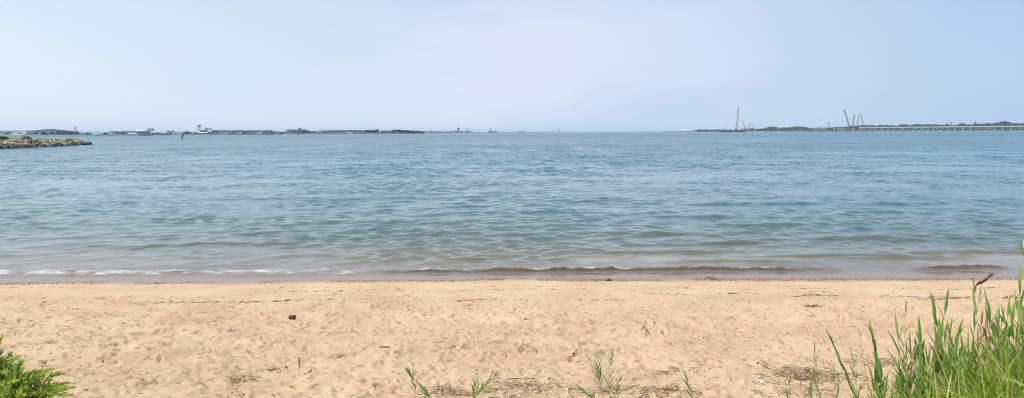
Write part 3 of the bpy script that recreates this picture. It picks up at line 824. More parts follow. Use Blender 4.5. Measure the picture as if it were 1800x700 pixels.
hazed_me = []  # crown copies with the haze painted in, for the left shore
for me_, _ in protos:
    c_ = me_.copy(); c_.materials.clear(); c_.materials.append(M_CROWN[1]); hazed_me.append(c_)


def tree(px, pyt, w_px, Y, label, group=None, zg=1.0, name='tree', seed=None, light=None):
    k = (int(px * 3) if seed is None else seed)
    me, tme = protos[k % 5]; me = hazed_me[k % 5] if px < 900 else me
    H = max(PZ(px, pyt, Y) - zg, 2.0); Wd = max(w_px / F * Y / 2, 1.0)
    o = empty(name, (PX(px, Y), Y, zg), label, 'tree', group); H += 1.1 / F * Y
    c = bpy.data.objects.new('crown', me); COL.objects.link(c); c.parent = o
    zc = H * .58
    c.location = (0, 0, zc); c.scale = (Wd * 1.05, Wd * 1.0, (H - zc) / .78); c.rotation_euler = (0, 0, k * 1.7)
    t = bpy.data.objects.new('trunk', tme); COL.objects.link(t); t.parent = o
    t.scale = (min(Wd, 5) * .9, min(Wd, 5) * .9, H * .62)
    return o


# bushes on the headland
for (px, w, top, lab) in [(2, 26, 236.5, 'round dark green bush on the headland at the left edge'), (46, 20, 236.2, 'round bush standing alone on top of the grassy headland')]:
    Y = 150; x = PX(px, Y); z = headz(x, Y); o = empty('bush', (x, Y, z - .1), lab, 'bush')
    mb = crown_mesh(px, .75, 1500, .8); c = mb.build('foliage', leaf_mat('bush_foliage', (.06, .10, .02), (.17, .22, .05), 1.2, .3), o)
    hh = PZ(px, top, Y) - z; ww = w / F * Y / 2
    c.scale = (ww, ww, hh * .62); c.location = (0, 0, hh * .42)
    t = MB()
    for q in range(5): t.tube([(0, 0, 0), (math.cos(q * 1.26) * ww * .4, math.sin(q * 1.26) * ww * .4, hh * .6)], [.05, .02], 5)
    t.build('stem', M_BARK, o)

# ---------------------------------------------------------------- far shores (land)
M_LAND = simple('shore_land', (.12, .15, .14), .95, .3, .05)
def land(name, pts, depth, z, label):
    """low land strip: front line points (px, Y)"""
    mb = MB(); fr_ = [(PX(p, Y), Y) for p, Y in pts]; n_ = len(fr_); vs = []
    for (x, y) in fr_: vs += [(x, y, -2), (x * (1 + 4 / y), y + 4, z), (x * (1 + depth / y), y + depth, z + 1), (x * (1 + depth / y), y + depth + 6, -2)]
    fs = []
    for i in range(n_ - 1):
        for k in range(3): fs.append((i * 4 + k, i * 4 + 4 + k, i * 4 + 5 + k, i * 4 + 1 + k))
    fs += [(0, 1, 2, 3), tuple((n_ - 1) * 4 + k for k in (3, 2, 1, 0))]
    return tag(mb.add(vs, fs).build(name, M_LAND), label, 'land', kind='structure')


land('left_shore', [(-260, 690), (0, 700), (130, 705), (243, 715)], 160, 1.4, 'low land under the pale sheds on the left shore')
land('middle_shore', [(243, 900), (300, 950), (400, 960), (490, 980)], 200, 1.4, 'low land under the water tower')
land('distant_shore', [(488, 1290), (600, 1300), (700, 1330), (745, 1400)], 200, 1.2, 'low land under the long brick sheds')
land('harbour_shore', [(740, 2150), (840, 2250)], 200, 1.2, 'low land under the control tower')
land('spit', [(838, 3300), (900, 3500), (1000, 3700)], 60, 1.0, 'thin low spit reaching to the open horizon')
land('far_shore', [(1167, 3290), (1300, 3350), (1430, 3350), (1520, 3300)], 300, 1.5, 'low wooded land in the right distance')
land('right_shore', [(1430, 3180), (1512, 3150), (1640, 2900), (1800, 2670), (2100, 2450)], 400, 1.2, 'wooded land behind the trestle bridge')

# ---------------------------------------------------------------- buildings
PAL = {}
def pal(name, c, rough=.7):
    if name not in PAL: PAL[name] = simple(name, c, rough, .12, .25)
    return PAL[name]


WHITE = pal('white_paint', (.78, .78, .76)); PALE = pal('pale_concrete', (.62, .63, .62)); GREY = pal('grey_metal', (.30, .33, .36))
BRICK = pal('brick', (.27, .18, .21)); PINK = pal('pink_brick', (.46, .36, .38)); DARK = pal('dark_steel', (.06, .065, .075)); BLUE = pal('blue_roof', (.06, .17, .38))
RED = pal('red_paint', (.42, .07, .07)); MAUVE = pal('faded_red_paint', (.27, .13, .15)); TEAL = pal('green_steel', (.40, .72, .60)); ORANGE = pal('orange_paint', (.55, .25, .10)); GLASS = pal('window_glass', (.04, .05, .06), .2)
WOOD = pal('tarred_wood', (.035, .028, .025)); BEIGE = pal('beige_wall', (.50, .44, .38)); RUST = pal('rust_steel', (.22, .10, .08)); CONC = pal('bridge_concrete', (.42, .42, .41))


def building(px0, px1, top, Y, wall, roof, label, cat='building', kind='flat', zg=1.2, dep=None, wins=0, eave=None, name='building', door=False):
    x0, x1 = PX(px0, Y), PX(px1, Y); xm = (x0 + x1) / 2; hw = (x1 - x0) / 2; zt = PZ((px0 + px1) / 2, top, Y) - zg
    zt = max(zt, 1.5); dep = dep or max(8, min(30, hw * 1.1)); 
    o = empty(name, (xm, Y + dep / 2, zg), label, cat); d = dep / 2
    if kind == 'flat':
        zw = zt - max(.25, zt * .08)
        MB().box(-hw, hw, -d, d, -1, zw).build('wall', wall, o)
        MB().box(-hw - .4, hw + .4, -d - .4, d + .4, zw + .003, zt).build('roof', roof, o)
    else:
        zw = zt * (eave or .68)
        MB().box(-hw, hw, -d, d, -1, zw).build('wall', wall, o)
        MB().gable(-hw - .5, hw + .5, -d - .5, d + .5, zw + .003, zt, 'y' if kind == 'gable_end' else 'x').build('roof', roof, o)
    for i in range(wins):
        x = -hw + (i + .5) * 2 * hw / wins; w = hw / wins * .5
        MB().box(x - w, x + w, -d - .12, -d + .1, zw * .35, zw * .75).build('window', GLASS, o)
    if door: MB().box(-hw * .12, hw * .12, -d - .13, -d + .1, 0, zw * .7).build('door', DARK, o)
    return o


B = building
B(-70, 56, 226.6, 735, PALE, pal('pale_grey_roof', (.40, .44, .48)), 'very long pale hangar at the far left with a wide low gable', kind='gable_x', eave=.72, wins=6, dep=60)  # roof in one even pale grey
B(-60, 46, 231.5, 715, PALE, WHITE, 'white roofed annex in front of the long pale hangar', kind='flat', dep=14, wins=5)
B(56, 98, 230.3, 735, PALE, GREY, 'pale grey shed joined to the right of the long hangar', dep=30, wins=3)
B(16, 40, 237.5, 706, WHITE, WHITE, 'low white shed by the quay below the long hangar', kind='gable_x', dep=8)
B(72, 78, 233.5, 722, DARK, DARK, 'narrow dark hut standing in front of the pale grey shed', dep=5)
B(79, 102, 235, 712, pal('blue_wall', (.10, .17, .30)), BLUE, 'low dark blue shed between the pale grey shed and the brick hall', dep=10)
B(98, 118, 231.2, 735, BRICK, BRICK, 'tall dark brick hall right of the pale grey shed', dep=20, wins=2)
B(116, 136, 233.6, 728, BRICK, BRICK, 'lower dark brick hall beside the lattice mast', dep=18, wins=3)
B(139, 163, 233.2, 725, PALE, GREY, 'pale flat shed right of the lattice mast', dep=18, wins=3)
B(163, 194, 233.4, 730, BEIGE, BLUE, 'beige shed with a dark blue roof', kind='gable_x', eave=.6, wins=4)
B(192, 239, 231.0, 740, BEIGE, GREY, 'big beige grey warehouse behind the quay', dep=30, wins=5)
B(206, 214, 236, 712, BLUE, BLUE, 'small blue hut on the quay in front of the beige grey warehouse', dep=5)
B(246, 254, 233.0, 955, PINK, PINK, 'pinkish house right of the white domes', dep=14)
B(252, 272, 233.2, 960, BEIGE, GREY, 'beige shed beneath the loading crane', dep=14, wins=3)
B(270, 296, 234, 965, PINK, pal('slate', (.12, .13, .17)), 'pinkish long house left of the small block tower', kind='gable_x', wins=4)
B(293, 301, 230.3, 990, PALE, GREY, 'small square block tower rising behind low trees', dep=9)
B(300, 345, 234.6, 985, GREY, BLUE, 'low blue grey shed left of the water tower', dep=12, wins=4)
B(346, 372, 233.5, 972, PALE, BLUE, 'low pale shed at the foot of the water tower', dep=12, wins=3)
B(352, 359, 229.0, 1010, PINK, PINK, 'small pink block rising right of the water tower', dep=10)
B(360, 385, 231.6, 990, BLUE, GREY, 'blue grey hall between the two pink blocks', dep=14, wins=3)
B(373, 380, 228.9, 1015, PINK, PINK, 'middle pink block above the white shed', dep=10)
B(384, 391, 228.9, 1015, PINK, PINK, 'right pink block next to the long blue roofed hall', dep=10)
B(385, 401, 233.2, 962, WHITE, WHITE, 'bright white shed at the waterside in front of the long hall', dep=8)
B(391, 415, 229.2, 985, PINK, GREY, 'left wing of the long hall with a row of windows', dep=22, wins=6)
B(415, 440, 229.6, 985, BLUE, BLUE, 'dark blue middle wing of the long hall', dep=22, wins=3)
B(440, 466, 229.2, 985, PINK, GREY, 'pinkish right wing of the long hall', dep=22, wins=5)
B(478, 492, 234.0, 1020, PINK, GREY, 'low pink house among trees right of the long hall', kind='gable_x')
B(504, 530, 228.0, 1330, GREY, BLUE, 'blue grey building with a square tower behind trees', dep=20, wins=3)
B(525, 528, 225.0, 1345, GREY, GREY, 'square grey tower rising over the tree clump', dep=5)
B(515, 542, 232.6, 1305, BLUE, BLUE, 'low blue waterside shed in front of the tree clump', dep=10)
B(544, 566, 230.4, 1320, PINK, PINK, 'smaller pink brick shed left of the tall pink one', dep=20, wins=3)
B(562, 582, 229.2, 1330, PINK, PINK, 'taller pink brick shed with plain gable', dep=20, wins=2)
B(582, 632, 229.2, 1335, GREY, DARK, 'long grey blue shed with dark roof line', dep=24, wins=8)
B(592, 608, 231.6, 1312, GREY, BLUE, 'low shed in front of the left half of the long dark roofed shed', dep=8)
B(636, 648, 232, 1325, PINK, PINK, 'low pinkish house between the long dark roofed shed and trees', dep=12)
B(650, 664, 229.8, 1350, pal('violet_wall', (.17, .16, .30)), BLUE, 'violet blue hall between tree clumps', dep=14)
B(670, 688, 229.8, 1350, PINK, GREY, 'pink brick house with a chimney between tree clumps', dep=14, wins=4)
B(745, 775, 231.2, 2300, PINK, GREY, 'long low pinkish harbour shed beneath the thin mast', dep=30, wins=5)
B(775, 796, 231.4, 2310, BEIGE, GREY, 'beige harbour shed left of the control tower', dep=30, wins=3)
B(1198, 1208, 229.2, 3380, GREY, WHITE, 'white roofed shed left of two on the distant right shore', kind='gable_x', dep=26)
B(1211, 1219, 228.8, 3390, GREY, WHITE, 'white roofed shed right of two on the distant right shore', kind='gable_x', dep=26)
B(1313, 1322, 227.6, 3400, GREY, GREY, 'low grey house under the far thin cranes', dep=20)
B(1330, 1345, 228.0, 3400, BEIGE, GREY, 'beige low house left of the round tree clump', dep=20, wins=3)
B(1364, 1375, 224.6, 3420, GREY, BLUE, 'blue grey block between trees on the right shore', dep=26, wins=3)
B(1538, 1548, 221.6, 3300, WHITE, WHITE, 'white house behind the left end of the trestle bridge', zg=5, dep=20)
B(1592, 1600, 222.0, 3200, BEIGE, GREY, 'beige house among trees over the bridge deck', zg=5, dep=20)
B(1603, 1609, 220.8, 3150, WHITE, WHITE, 'bright white tent-roofed house over the bridge deck', zg=5, kind='gable_x', dep=16)
B(1758, 1772, 219.2, 2900, BEIGE, BEIGE, 'beige house right of the tallest tree behind the bridge', zg=5, dep=16)
B(1780, 1796, 219.0, 2900, PINK, PINK, 'pinkish house behind the right end of the bridge', zg=5, dep=16)

# quay wall on the left shore
q = MB(); ql = [(-260, 683), (0, 693), (130, 698), (243, 707)]
for (pa, ya), (pb_, yb_) in zip(ql, ql[1:]):
    xa, xb = PX(pa, ya), PX(pb_, yb_)
    q.add([(xa, ya, -1), (xb, yb_, -1), (xb, yb_ + 9, -1), (xa, ya + 9, -1), (xa, ya, 1.75), (xb, yb_, 1.75), (xb, yb_ + 9, 1.75), (xa, ya + 9, 1.75)], [(0, 3, 2, 1), (4, 5, 6, 7), (0, 1, 5, 4), (1, 2, 6, 5), (2, 3, 7, 6), (3, 0, 4, 7)])
tag(q.build('quay_wall', PALE), 'long low pale quay wall along the left shore', 'quay wall')

# domes
for (px, r_, lab) in [(242, 3.4, 'larger pale dome at the right end of the left shore'), (248.5, 2.6, 'smaller pale dome beside the larger one')]:
    o = empty('storage_dome', (PX(px, 900), 900 + r_, 1.3), lab, 'dome'); H = PZ(px, 227.8 if r_ > 3 else 229, 900) - 1.3
    mb = MB(); prof_ = [(1, 0), (1, H - r_ * .8)] + [(math.cos(a), H - r_ * .8 + math.sin(a) * r_ * .8) for a in np.linspace(.2, 1.5, 7)]
    mb.tube([(0, 0, z) for _, z in prof_], [r_ * k for k, _ in prof_], 16); mb.build('shell', WHITE, o, True)
    MB().box(-.9, .9, -r_ - .1, -r_ + .4, 0, 2.2).build('door', GREY, o)


# water tower
Y = 1000; z0 = 1.2; zt = PZ(350, 217.5, Y); o = empty('water_tower', (PX(350, Y), Y, z0), 'pale water tower on tall thin legs above the sheds', 'water tower')
h = zt - z0; mb = MB()
mb.tube([(0, 0, h - 4.6), (0, 0, h - 4.0), (0, 0, h - 1.4), (0, 0, h - .5), (0, 0, h)], [1.0, 2.5, 2.5, 1.6, .2], 20); mb.build('tank', PALE, o, True)
for k in range(4):
    a = math.pi / 4 + k * math.pi / 2
    MB().tube([(math.cos(a) * 3.0, math.sin(a) * 3.0, 0), (math.cos(a) * 2.3, math.sin(a) * 2.3, h - 3.8)], .28, 6).build('leg', PALE, o)
MB().tube([(0, 0, 0), (0, 0, h - 4.2)], .35, 8).build('riser_pipe', PALE, o)
mb = MB()
for zz_ in (.35, .68):
    for k in range(4):
        a, b_ = math.pi / 4 + k * math.pi / 2, math.pi / 4 + (k + 1) * math.pi / 2; rr_ = 3.0 - .7 * zz_
        mb.tube([(math.cos(a) * rr_, math.sin(a) * rr_, h * zz_), (math.cos(b_) * rr_, math.sin(b_) * rr_, h * zz_)], .1, 4)
mb.build('bracing', PALE, o)


def lattice(mb, a, b_, w0, w1, n_, r=.12):
    a = Vector(a); b_ = Vector(b_); t = (b_ - a).normalized(); u = t.cross(Vector((0, 1, 0))).normalized(); v = t.cross(u)
    def P(k, i): 
        f = k / n_; w = (w0 + (w1 - w0) * f) / 2
        return a.lerp(b_, f) + u * w * (1, 1, -1, -1)[i] + v * w * (1, -1, -1, 1)[i]
    for i in range(4):
        mb.tube([P(0, i), P(n_, i)], r, 4)
        for k in range(n_):
            mb.tube([P(k, i), P(k + 1, (i + 1) % 4)], r * .6, 3)


def mast(px, top, Y, label, w=1.6, mat=GREY, zg=1.0, name='lattice_mast', cat='mast', plat=True, r=.12):
    o = empty(name, (PX(px, Y), Y, zg), label, cat); h = PZ(px, top, Y) - zg
    mb = MB(); lattice(mb, (0, 0, 0), (0, 0, h * .86), w * 1.5, w * .5, 8, r); mb.build('tower', mat, o)
    MB().tube([(0, 0, h * .86), (0, 0, h)], r, 5).build('antenna', mat, o)
    if plat: MB().box(-w * .7, w * .7, -w * .7, w * .7, h * .84, h * .865).build('platform', mat, o)
    return o


mast(133, 221, 726, 'thin lattice mast rising at the end of the brick halls', 1.5)
mast(535, 224.8, 1340, 'thin antenna mast right of the square grey tower', .9, DARK, r=.2)
mast(758, 225.6, 2290, 'thin mast on the long pinkish harbour shed', 2, GREY, r=.35)
mast(983, 226.2, 3650, 'lone thin beacon mast on the spit at the horizon', 3, DARK, r=.5)
mast(795.5, 229.8, 2250, 'short dark post at the quay left of the control tower', 1, DARK, r=.4)

# chimney on its own beside house
o = empty('chimney_stack', (PX(678, 1352), 1352, 1.2), 'short chimney stack behind the pink brick house', 'chimney'); h = PZ(678, 227.8, 1352) - 1.2
MB().tube([(0, 0, 0), (0, 0, h)], [.9, .6], 10).build('shaft', PINK, o); MB().tube([(0, 0, h + .01), (0, 0, h + .4)], .75, 10).build('cap', GREY, o)

# control tower
Y = 2200; o = empty('control_tower', (PX(806, Y), Y, 1.2), 'dark control tower with a wide top cabin at the end of the harbour', 'tower'); h = PZ(806, 223.8, Y) - 1.2
MB().tube([(0, 0, 0), (0, 0, h * .62)], [2.4, 1.9], 10).build('shaft', GREY, o)
MB().tube([(0, 0, h * .62), (0, 0, h * .72), (0, 0, h * .86)], [2.0, 3.3, 3.6], 8).build('cabin', DARK, o)
MB().tube([(0, 0, h * .862), (0, 0, h * .92)], [3.9, 2.4], 8).build('roof', DARK, o)
MB().tube([(0, 0, h * .92), (0, 0, h * 1.02)], .3, 5).build('antenna', DARK, o)
MB().box(-5, 9, -4, 4, -1, h * .25).build('base_building', GREY, o)


def ship(px0, px1, Y, label, deck, mastpx, mast_top, isl=(0.35, .12), mat=GREY, name='ship', hullmat=None):
    x0, x1 = PX(px0, Y), PX(px1, Y); L = x1 - x0; o = empty(name, ((x0 + x1) / 2, Y, 0), label, 'ship')
    hd = PZ((px0 + px1) / 2, deck, Y); hw = L * .07
    st = [(-.5, .8), (-.3, 1), (.3, 1), (.42, .6), (.5, .05)]; vs = []; fs = []
    for (t, w) in st:
        vs += [(t * L * .94, -hw * w * .7, -1), (t * L * .94, hw * w * .7, -1), (t * L, hw * w, hd), (t * L, -hw * w, hd)]
    for i in range(4):
        for k in range(4): fs.append((i * 4 + k, i * 4 + (k + 1) % 4, i * 4 + 4 + (k + 1) % 4, i * 4 + 4 + k))
    fs += [(0, 3, 2, 1), (16, 17, 18, 19)]
    MB().add(vs, fs).build('hull', hullmat or mat, o)
    mx_ = PX(mastpx, Y) - (x0 + x1) / 2; w = L * isl[1]; mt = PZ(mastpx, mast_top, Y)
    MB().box(mx_ - w, mx_ + w * .9, -hw * .5, hw * .5, hd + .01, hd + (mt - hd) * .38).build('superstructure', mat, o)
    MB().box(mx_ - w * .6, mx_ + w * .5, -hw * .35, hw * .35, hd + (mt - hd) * .38 + .01, hd + (mt - hd) * .55).build('bridge', mat, o)
    mb = MB(); mb.tube([(mx_, 0, hd + (mt - hd) * .55), (mx_, 0, mt)], [w * .22, w * .08], 6); mb.box(mx_ - w * .5, mx_ + w * .5, -.3, .3, hd + (mt - hd) * .72, hd + (mt - hd) * .76)
    mb.build('mast', mat, o)
    return o


ship(814, 832, 2300, 'grey ship with one tall mast lying right of the control tower', 231.3, 822, 224.6, (.4, .1))
ship(858, 876, 2900, 'lone grey ship with a tall mast out on the horizon', 231.0, 862.5, 224.6, (.4, .1))
ship(910, 924, 3300, 'low dark hull lying on the spit at the horizon', 231.6, 913, 230.4, (.4, .08), DARK)


# breakwater
Y = 2700; x0, x1 = PX(1165, Y), PX(1190, Y); mb = MB(); lr = random.Random(2)
for i in range(60):
    x = lr.uniform(x0, x1) ; w = lr.uniform(1, 2.5); mb.add([(x + v.x * w, Y + lr.uniform(-2, 2) + v.y * w, .7 + v.z * w * .6) for v in ico], icof)
tag(mb.build('breakwater', DARK), 'low dark stone breakwater where the right shore ends', 'breakwater')


# ---------------------------------------------------------------- cranes and barges
def crane(px, foot, tpx, top, Y, label, col, w=1.9, zg=2.6, name='crane', r=.2, tracks=True, body=None, hook=True):
    o = empty(name, (PX(px, Y), Y, zg), label, 'crane'); x = PX(tpx, Y) - PX(px, Y); h = PZ(tpx, top, Y) - zg
    s = 1 if x >= 0 else -1; body = body or col
    mb = MB(); lattice(mb, (s * 1.5, 0, 2.2), (x, 0, h), w, w * .55, 14, r); mb.build('boom', col, o)
    MB().box(-4.5 * s if s > 0 else -2.5, 2.5 if s > 0 else 4.5, -2, 2, 1.4, 4.6).build('machinery_house', body, o)
    MB().box(s * 1.6 - 1, s * 1.6 + 1, -3.4, -2.03, 1.5, 4.2).build('cab', GREY, o)
    if tracks:
        for sy in (-1, 1): MB().box(-4, 4, sy * 2.6 - .6, sy * 2.6 + .6, 0, 1.35).build('track', DARK, o)
    g_ = MB(); g_.tube([(-s * 3.5, 0, 4.6), (-s * 5.0, 0, min(9, h * .25))], .25, 5); g_.tube([(-s * 1, 0, 4.6), (-s * 5.0, 0, min(9, h * .25))], .2, 5); g_.build('gantry', col, o)
    MB().tube([(-s * 5.0, 0, min(9, h * .25)), (x, 0, h)], .09, 3).build('stay_cable', DARK, o)
    if hook: 
        c = MB(); c.tube([(x + s * .8, 0, h), (x + s * .8, 0, h * .25)], .08, 3); c.box(x + s * .8 - .5, x + s * .8 + .5, -.4, .4, h * .25 - 1, h * .25); c.build('hook_block', DARK, o)
    return o


def barge(px0, px1, Y, label, h=2.4, mat=DARK, name='barge'):
    x0, x1 = PX(px0, Y), PX(px1, Y); L = (x1 - x0) / 2; o = empty(name, ((x0 + x1) / 2, Y, 0), label, 'barge')
    MB().add([(-L + 3, -9, -1), (L - 3, -9, -1), (L - 3, 9, -1), (-L + 3, 9, -1), (-L, -9, h), (L, -9, h), (L, 9, h), (-L, 9, h), (-L, -9, h * .4), (L, -9, h * .4), (L, 9, h * .4), (-L, 9, h * .4)],
             [(0, 3, 2, 1), (4, 5, 6, 7), (0, 1, 9, 8), (8, 9, 5, 4), (1, 2, 10, 9), (9, 10, 6, 5), (2, 3, 11, 10), (10, 11, 7, 6), (3, 0, 8, 11), (11, 8, 4, 7)]).build('hull', mat, o)
    mb = MB()
    k = -L + 1
    while k < L - 1: mb.tube([(k, -8.8, h), (k, -8.8, h + 1.1)], .06, 3); k += 3
    mb.tube([(-L + 1, -8.8, h + 1.1), (L - 1, -8.8, h + 1.1)], .06, 3); mb.build('railing', mat, o)
    return o


# barge A with the tall red pile rig
YA = 1700
ba = barge(1262, 1310, YA, 'long dark barge carrying the tall red piling rig')
for px in (1302, 1305.5):
    x = PX(px, YA) - ba.location.x; MB().tube([(x, 0, -1), (x, 0, PZ(px, 224.6, YA))], .55, 8).build('spud', DARK, ba)
o = empty('piling_rig', (PX(1294.5, YA), YA, 2.42), 'tall slim red piling rig standing upright on the barge', 'piling rig')
h = PZ(1297, 190, YA) - 2.4; xt = PX(1297, YA) - PX(1294.5, YA)
mb = MB(); lattice(mb, (0, 0, 1.5), (xt, 0, h), 2.2, 1.6, 18, .21); mb.build('leader_mast', MAUVE, o)
MB().box(-3.2, 3.2, -2.5, 2.5, .2, 4.6).build('machinery_house', RED, o)
mb = MB(); mb.tube([(-2.6, 0, 4.6), (.6, 0, 12)], .35, 5); mb.tube([(-3.4, 0, 4.6), (.8, 0, 15)], .3, 5); mb.build('back_stay', RED, o)
MB().box(xt - 1.4, xt + 1.4, -1, 1, h - 1.2, h + .9).build('head_sheave', DARK, o)
MB().tube([(xt + 1.6, 0, h), (xt + 1.8, 0, 4)], .12, 3).build('cable', DARK, o)
o = empty('excavator', (PX(1273, YA), YA, 2.42), 'red excavator with a bent arm on the left end of the rig barge', 'excavator')
MB().box(-3.4, 2.6, -1.8, 1.8, 1.1, 4.2).build('body', RUST, o)
for sy in (-1, 1): MB().box(-3.2, 3, sy * 1.6 - .4, sy * 1.6 + .4, 0, 1.07).build('track', DARK, o)
mb = MB(); mb.tube([(0, -.5, 3.4), (3.0, -.5, 8.6), (4.8, -.5, 8.2)], [.5, .45, .35], 5); mb.tube([(4.8, -.5, 8.2), (6.0, -.5, 5.6)], .3, 5); mb.build('arm', RED, o)
MB().box(5.5, 6.8, -1, .2, 4.5, 5.7).build('bucket', DARK, o)
for (a, c, t, mt_, lab) in [(1265, 1270, 229.8, WHITE, 'white deck cabin left of the red excavator'), (1279, 1291, 230.0, RUST, 'rusty brown deck load between excavator and piling rig'), (1298, 1304, 230.6, DARK, 'dark deck load right of the piling rig')]:
    o = B(a, c, t, YA - 3, mt_, mt_, lab, 'deck cabin', zg=2.42, dep=5, name='deck_cabin')
# far cranes behind barge A
crane(1311.5, 0, 1304.5, 212.0, 3300, 'faint far crane leaning left behind the rig barge', GREY, 3, 3, r=.45, hook=False)
crane(1316.5, 0, 1318, 214.6, 3300, 'faint far crane standing upright behind the rig barge', GREY, 3, 3, r=.4, hook=False)
crane(1327, 0, 1321, 217.5, 3300, 'faintest far crane leaning left nearest the trees', GREY, 2, 3, r=.35, hook=False)
crane(266, 0, 269.5, 227.2, 975, 'small loading crane over the beige shed left of the water tower', GREY, 1, 4.5, r=.12, tracks=False, hook=False)
crane(366, 0, 362, 224.2, 1010, 'thin pale crane leaning left beside the right foot of the water tower', PALE, 1, 5, r=.1, tracks=False, hook=False)

YB = 2450
bb = barge(1422, 1452, YB, 'dark barge carrying the pale green truss')
o = empty('dredge_frame', (PX(1440, YB), YB, 2.42), 'pale green steel truss frame on the dark barge', 'truss frame'); 
x0, x1 = PX(1427, YB) - o.location.x, PX(1453, YB) - o.location.x; ht = PZ(1440, 224.6, YB) - 2.4
n_ = 7
for k in range(n_ + 1):
    x = x0 + (x1 - x0) * k / n_; MB().tube([(x, -3, 0), (x, -3, ht * (1 if k % 3 else 1.25))], .45, 5).build('post', TEAL, o)
mb = MB()
for k in range(n_):
    xa, xb = x0 + (x1 - x0) * k / n_, x0 + (x1 - x0) * (k + 1) / n_
    mb.tube([(xa, -3, ht * .15), (xb, -3, ht * .9)] if k % 2 else [(xa, -3, ht * .9), (xb, -3, ht * .15)], .3, 4)
mb.build('bracing', TEAL, o)
MB().tube([(x0, -3, ht), (x1, -3, ht)], .45, 5).build('top_beam', TEAL, o); MB().tube([(x0, -3, ht * .55), (x1, -3, ht * .55)], .35, 5).build('middle_beam', TEAL, o)
bc = barge(1450, 1522, YB + 60, 'longest dark barge crowded with rusty loads and cranes', 3.2, RUST)
for (a, c, t, mt_, lab) in [(1452, 1463, 225.5, DARK, 'dark block of gear at the left end of the longest barge'), (1464, 1473, 226.4, RUST, 'rusty red deck load right of the dark block'), (1473, 1486, 225.0, PINK, 'pinkish deck load left of the crossed cranes'),
                            (1487, 1497, 223.2, RUST, 'tall rusty deck load under the crossed cranes'), (1497, 1507, 225.4, BEIGE, 'beige deck load right of the crossed cranes'), (1503, 1509, 223.0, DARK, 'dark block of gear where barge and bridge meet')]:
    B(a, c, t, YB + 56, mt_, mt_, lab, 'deck load', zg=3.22, dep=6, name='deck_load')
for (px, t, lab) in [(1487.5, 218.3, 'thin dark spud post left of the crossed cranes'), (1491.5, 217.6, 'taller thin dark spud post left of the crossed cranes'), (1469, 222.5, 'short post right of the white mast')]:
    tag(MB().tube([(0, 0, -1), (0, 0, PZ(px, t, YB + 50))], .5, 7).tube([(0, 0, PZ(px, t, YB + 50)), (0, 0, PZ(px, t, YB + 50) + .5)], .8, 7).build('spud_post', DARK), lab, 'post').location = (PX(px, YB + 50), YB + 50, 0)
crane(1495.5, 0, 1482.5, 192.5, YB + 60, 'tallest dark crane leaning left over the longest barge', DARK, 3.2, 3.3, r=.42)
crane(1496.5, 0, 1501, 202.3, YB + 64, 'shorter dark crane leaning right, crossing the tallest one', DARK, 2.6, 3.3, r=.38)
crane(1504, 0, 1509, 203.0, YB + 70, 'slim grey crane leaning right, between the crossed cranes and the orange one', GREY, 2.6, 3.3, r=.34)
crane(1521, 0, 1511, 198.5, YB + 90, 'orange crane leaning left beside the bridge end', ORANGE, 2.4, 3.3, r=.36, body=RUST)
crane(1457.5, 0, 1456, 214.6, YB + 60, 'small grey crane standing over the left end of the longest barge', GREY, 2, 3.3, r=.35, hook=False)
mast(1466, 209.5, YB + 40, 'tall thin white mast with a dark top on the longest barge', 1.4, WHITE, 3.2, r=.3)
crane(1717, 0, 1713, 210.5, 2900, 'faint crane boom leaning left above the trees behind the bridge', GREY, 2.2, 6, r=.35, hook=False)
crane(1671, 0, 1664, 216.5, 2780, 'dark low crane on the bridge among the trees', DARK, 2.2, 15.3, r=.35, hook=False)
crane(1672.5, 0, 1671, 213.8, 2800, 'rusty upright crane beside the dark low one on the bridge', RUST, 2, 15.3, r=.35, hook=False)

# trestle bridge
ps = [(1505, 3020), (1560, 2900), (1640, 2730), (1720, 2560), (1800, 2400), (1900, 2240), (2000, 2100)]
bx0 = Vector((PX(1505, 3020), 3020, 0)); bx1 = Vector((PX(2050, 2050), 2050, 0))
o = empty('trestle_bridge', bx0, 'long low concrete trestle bridge with many piers crossing the water at right', 'bridge', rz=math.atan2(bx1.y - bx0.y, bx1.x - bx0.x)); L = (bx1 - bx0).length; ZD = 15.0
MB().box(0, L, -6, 6, ZD - 2.2, ZD).build('deck', CONC, o)
for sy in (-1, 1):
    mb = MB(); mb.box(0, L, sy * 5.8 - .15, sy * 5.8 + .15, ZD + .003, ZD + 1.1); mb.build('parapet', CONC, o)
# far side twin span is one with this deck; piers
pierm = MB(); pierm.box(-.8, .8, -7, 7, ZD - 4.2, ZD - 2.21)
pierm.add([(-1.2, -7, ZD - 4.21), (1.2, -7, ZD - 4.21), (1.2, 7, ZD - 4.21), (-1.2, 7, ZD - 4.21), (-.8, -4, ZD - 7), (.8, -4, ZD - 7), (.8, 4, ZD - 7), (-.8, 4, ZD - 7)], [(0, 1, 2, 3), (4, 7, 6, 5), (0, 4, 5, 1), (1, 5, 6, 2), (2, 6, 7, 3), (3, 7, 4, 0)])
for sy in (-1, 1): pierm.box(-.8, .8, sy * 3.4 - .9, sy * 3.4 + .9, 1.8, ZD - 7.01)
pierm.box(-2.2, 2.2, -6, 6, -1, 1.79)
pm = pierm.build('pier', CONC, o); npier = int(L / 28); pm.location = (14, 0, 0)
for k in range(1, npier):
    c = bpy.data.objects.new('pier', pm.data); COL.objects.link(c); c.parent = o; c.location = (14 + k * 28, 0, 0)

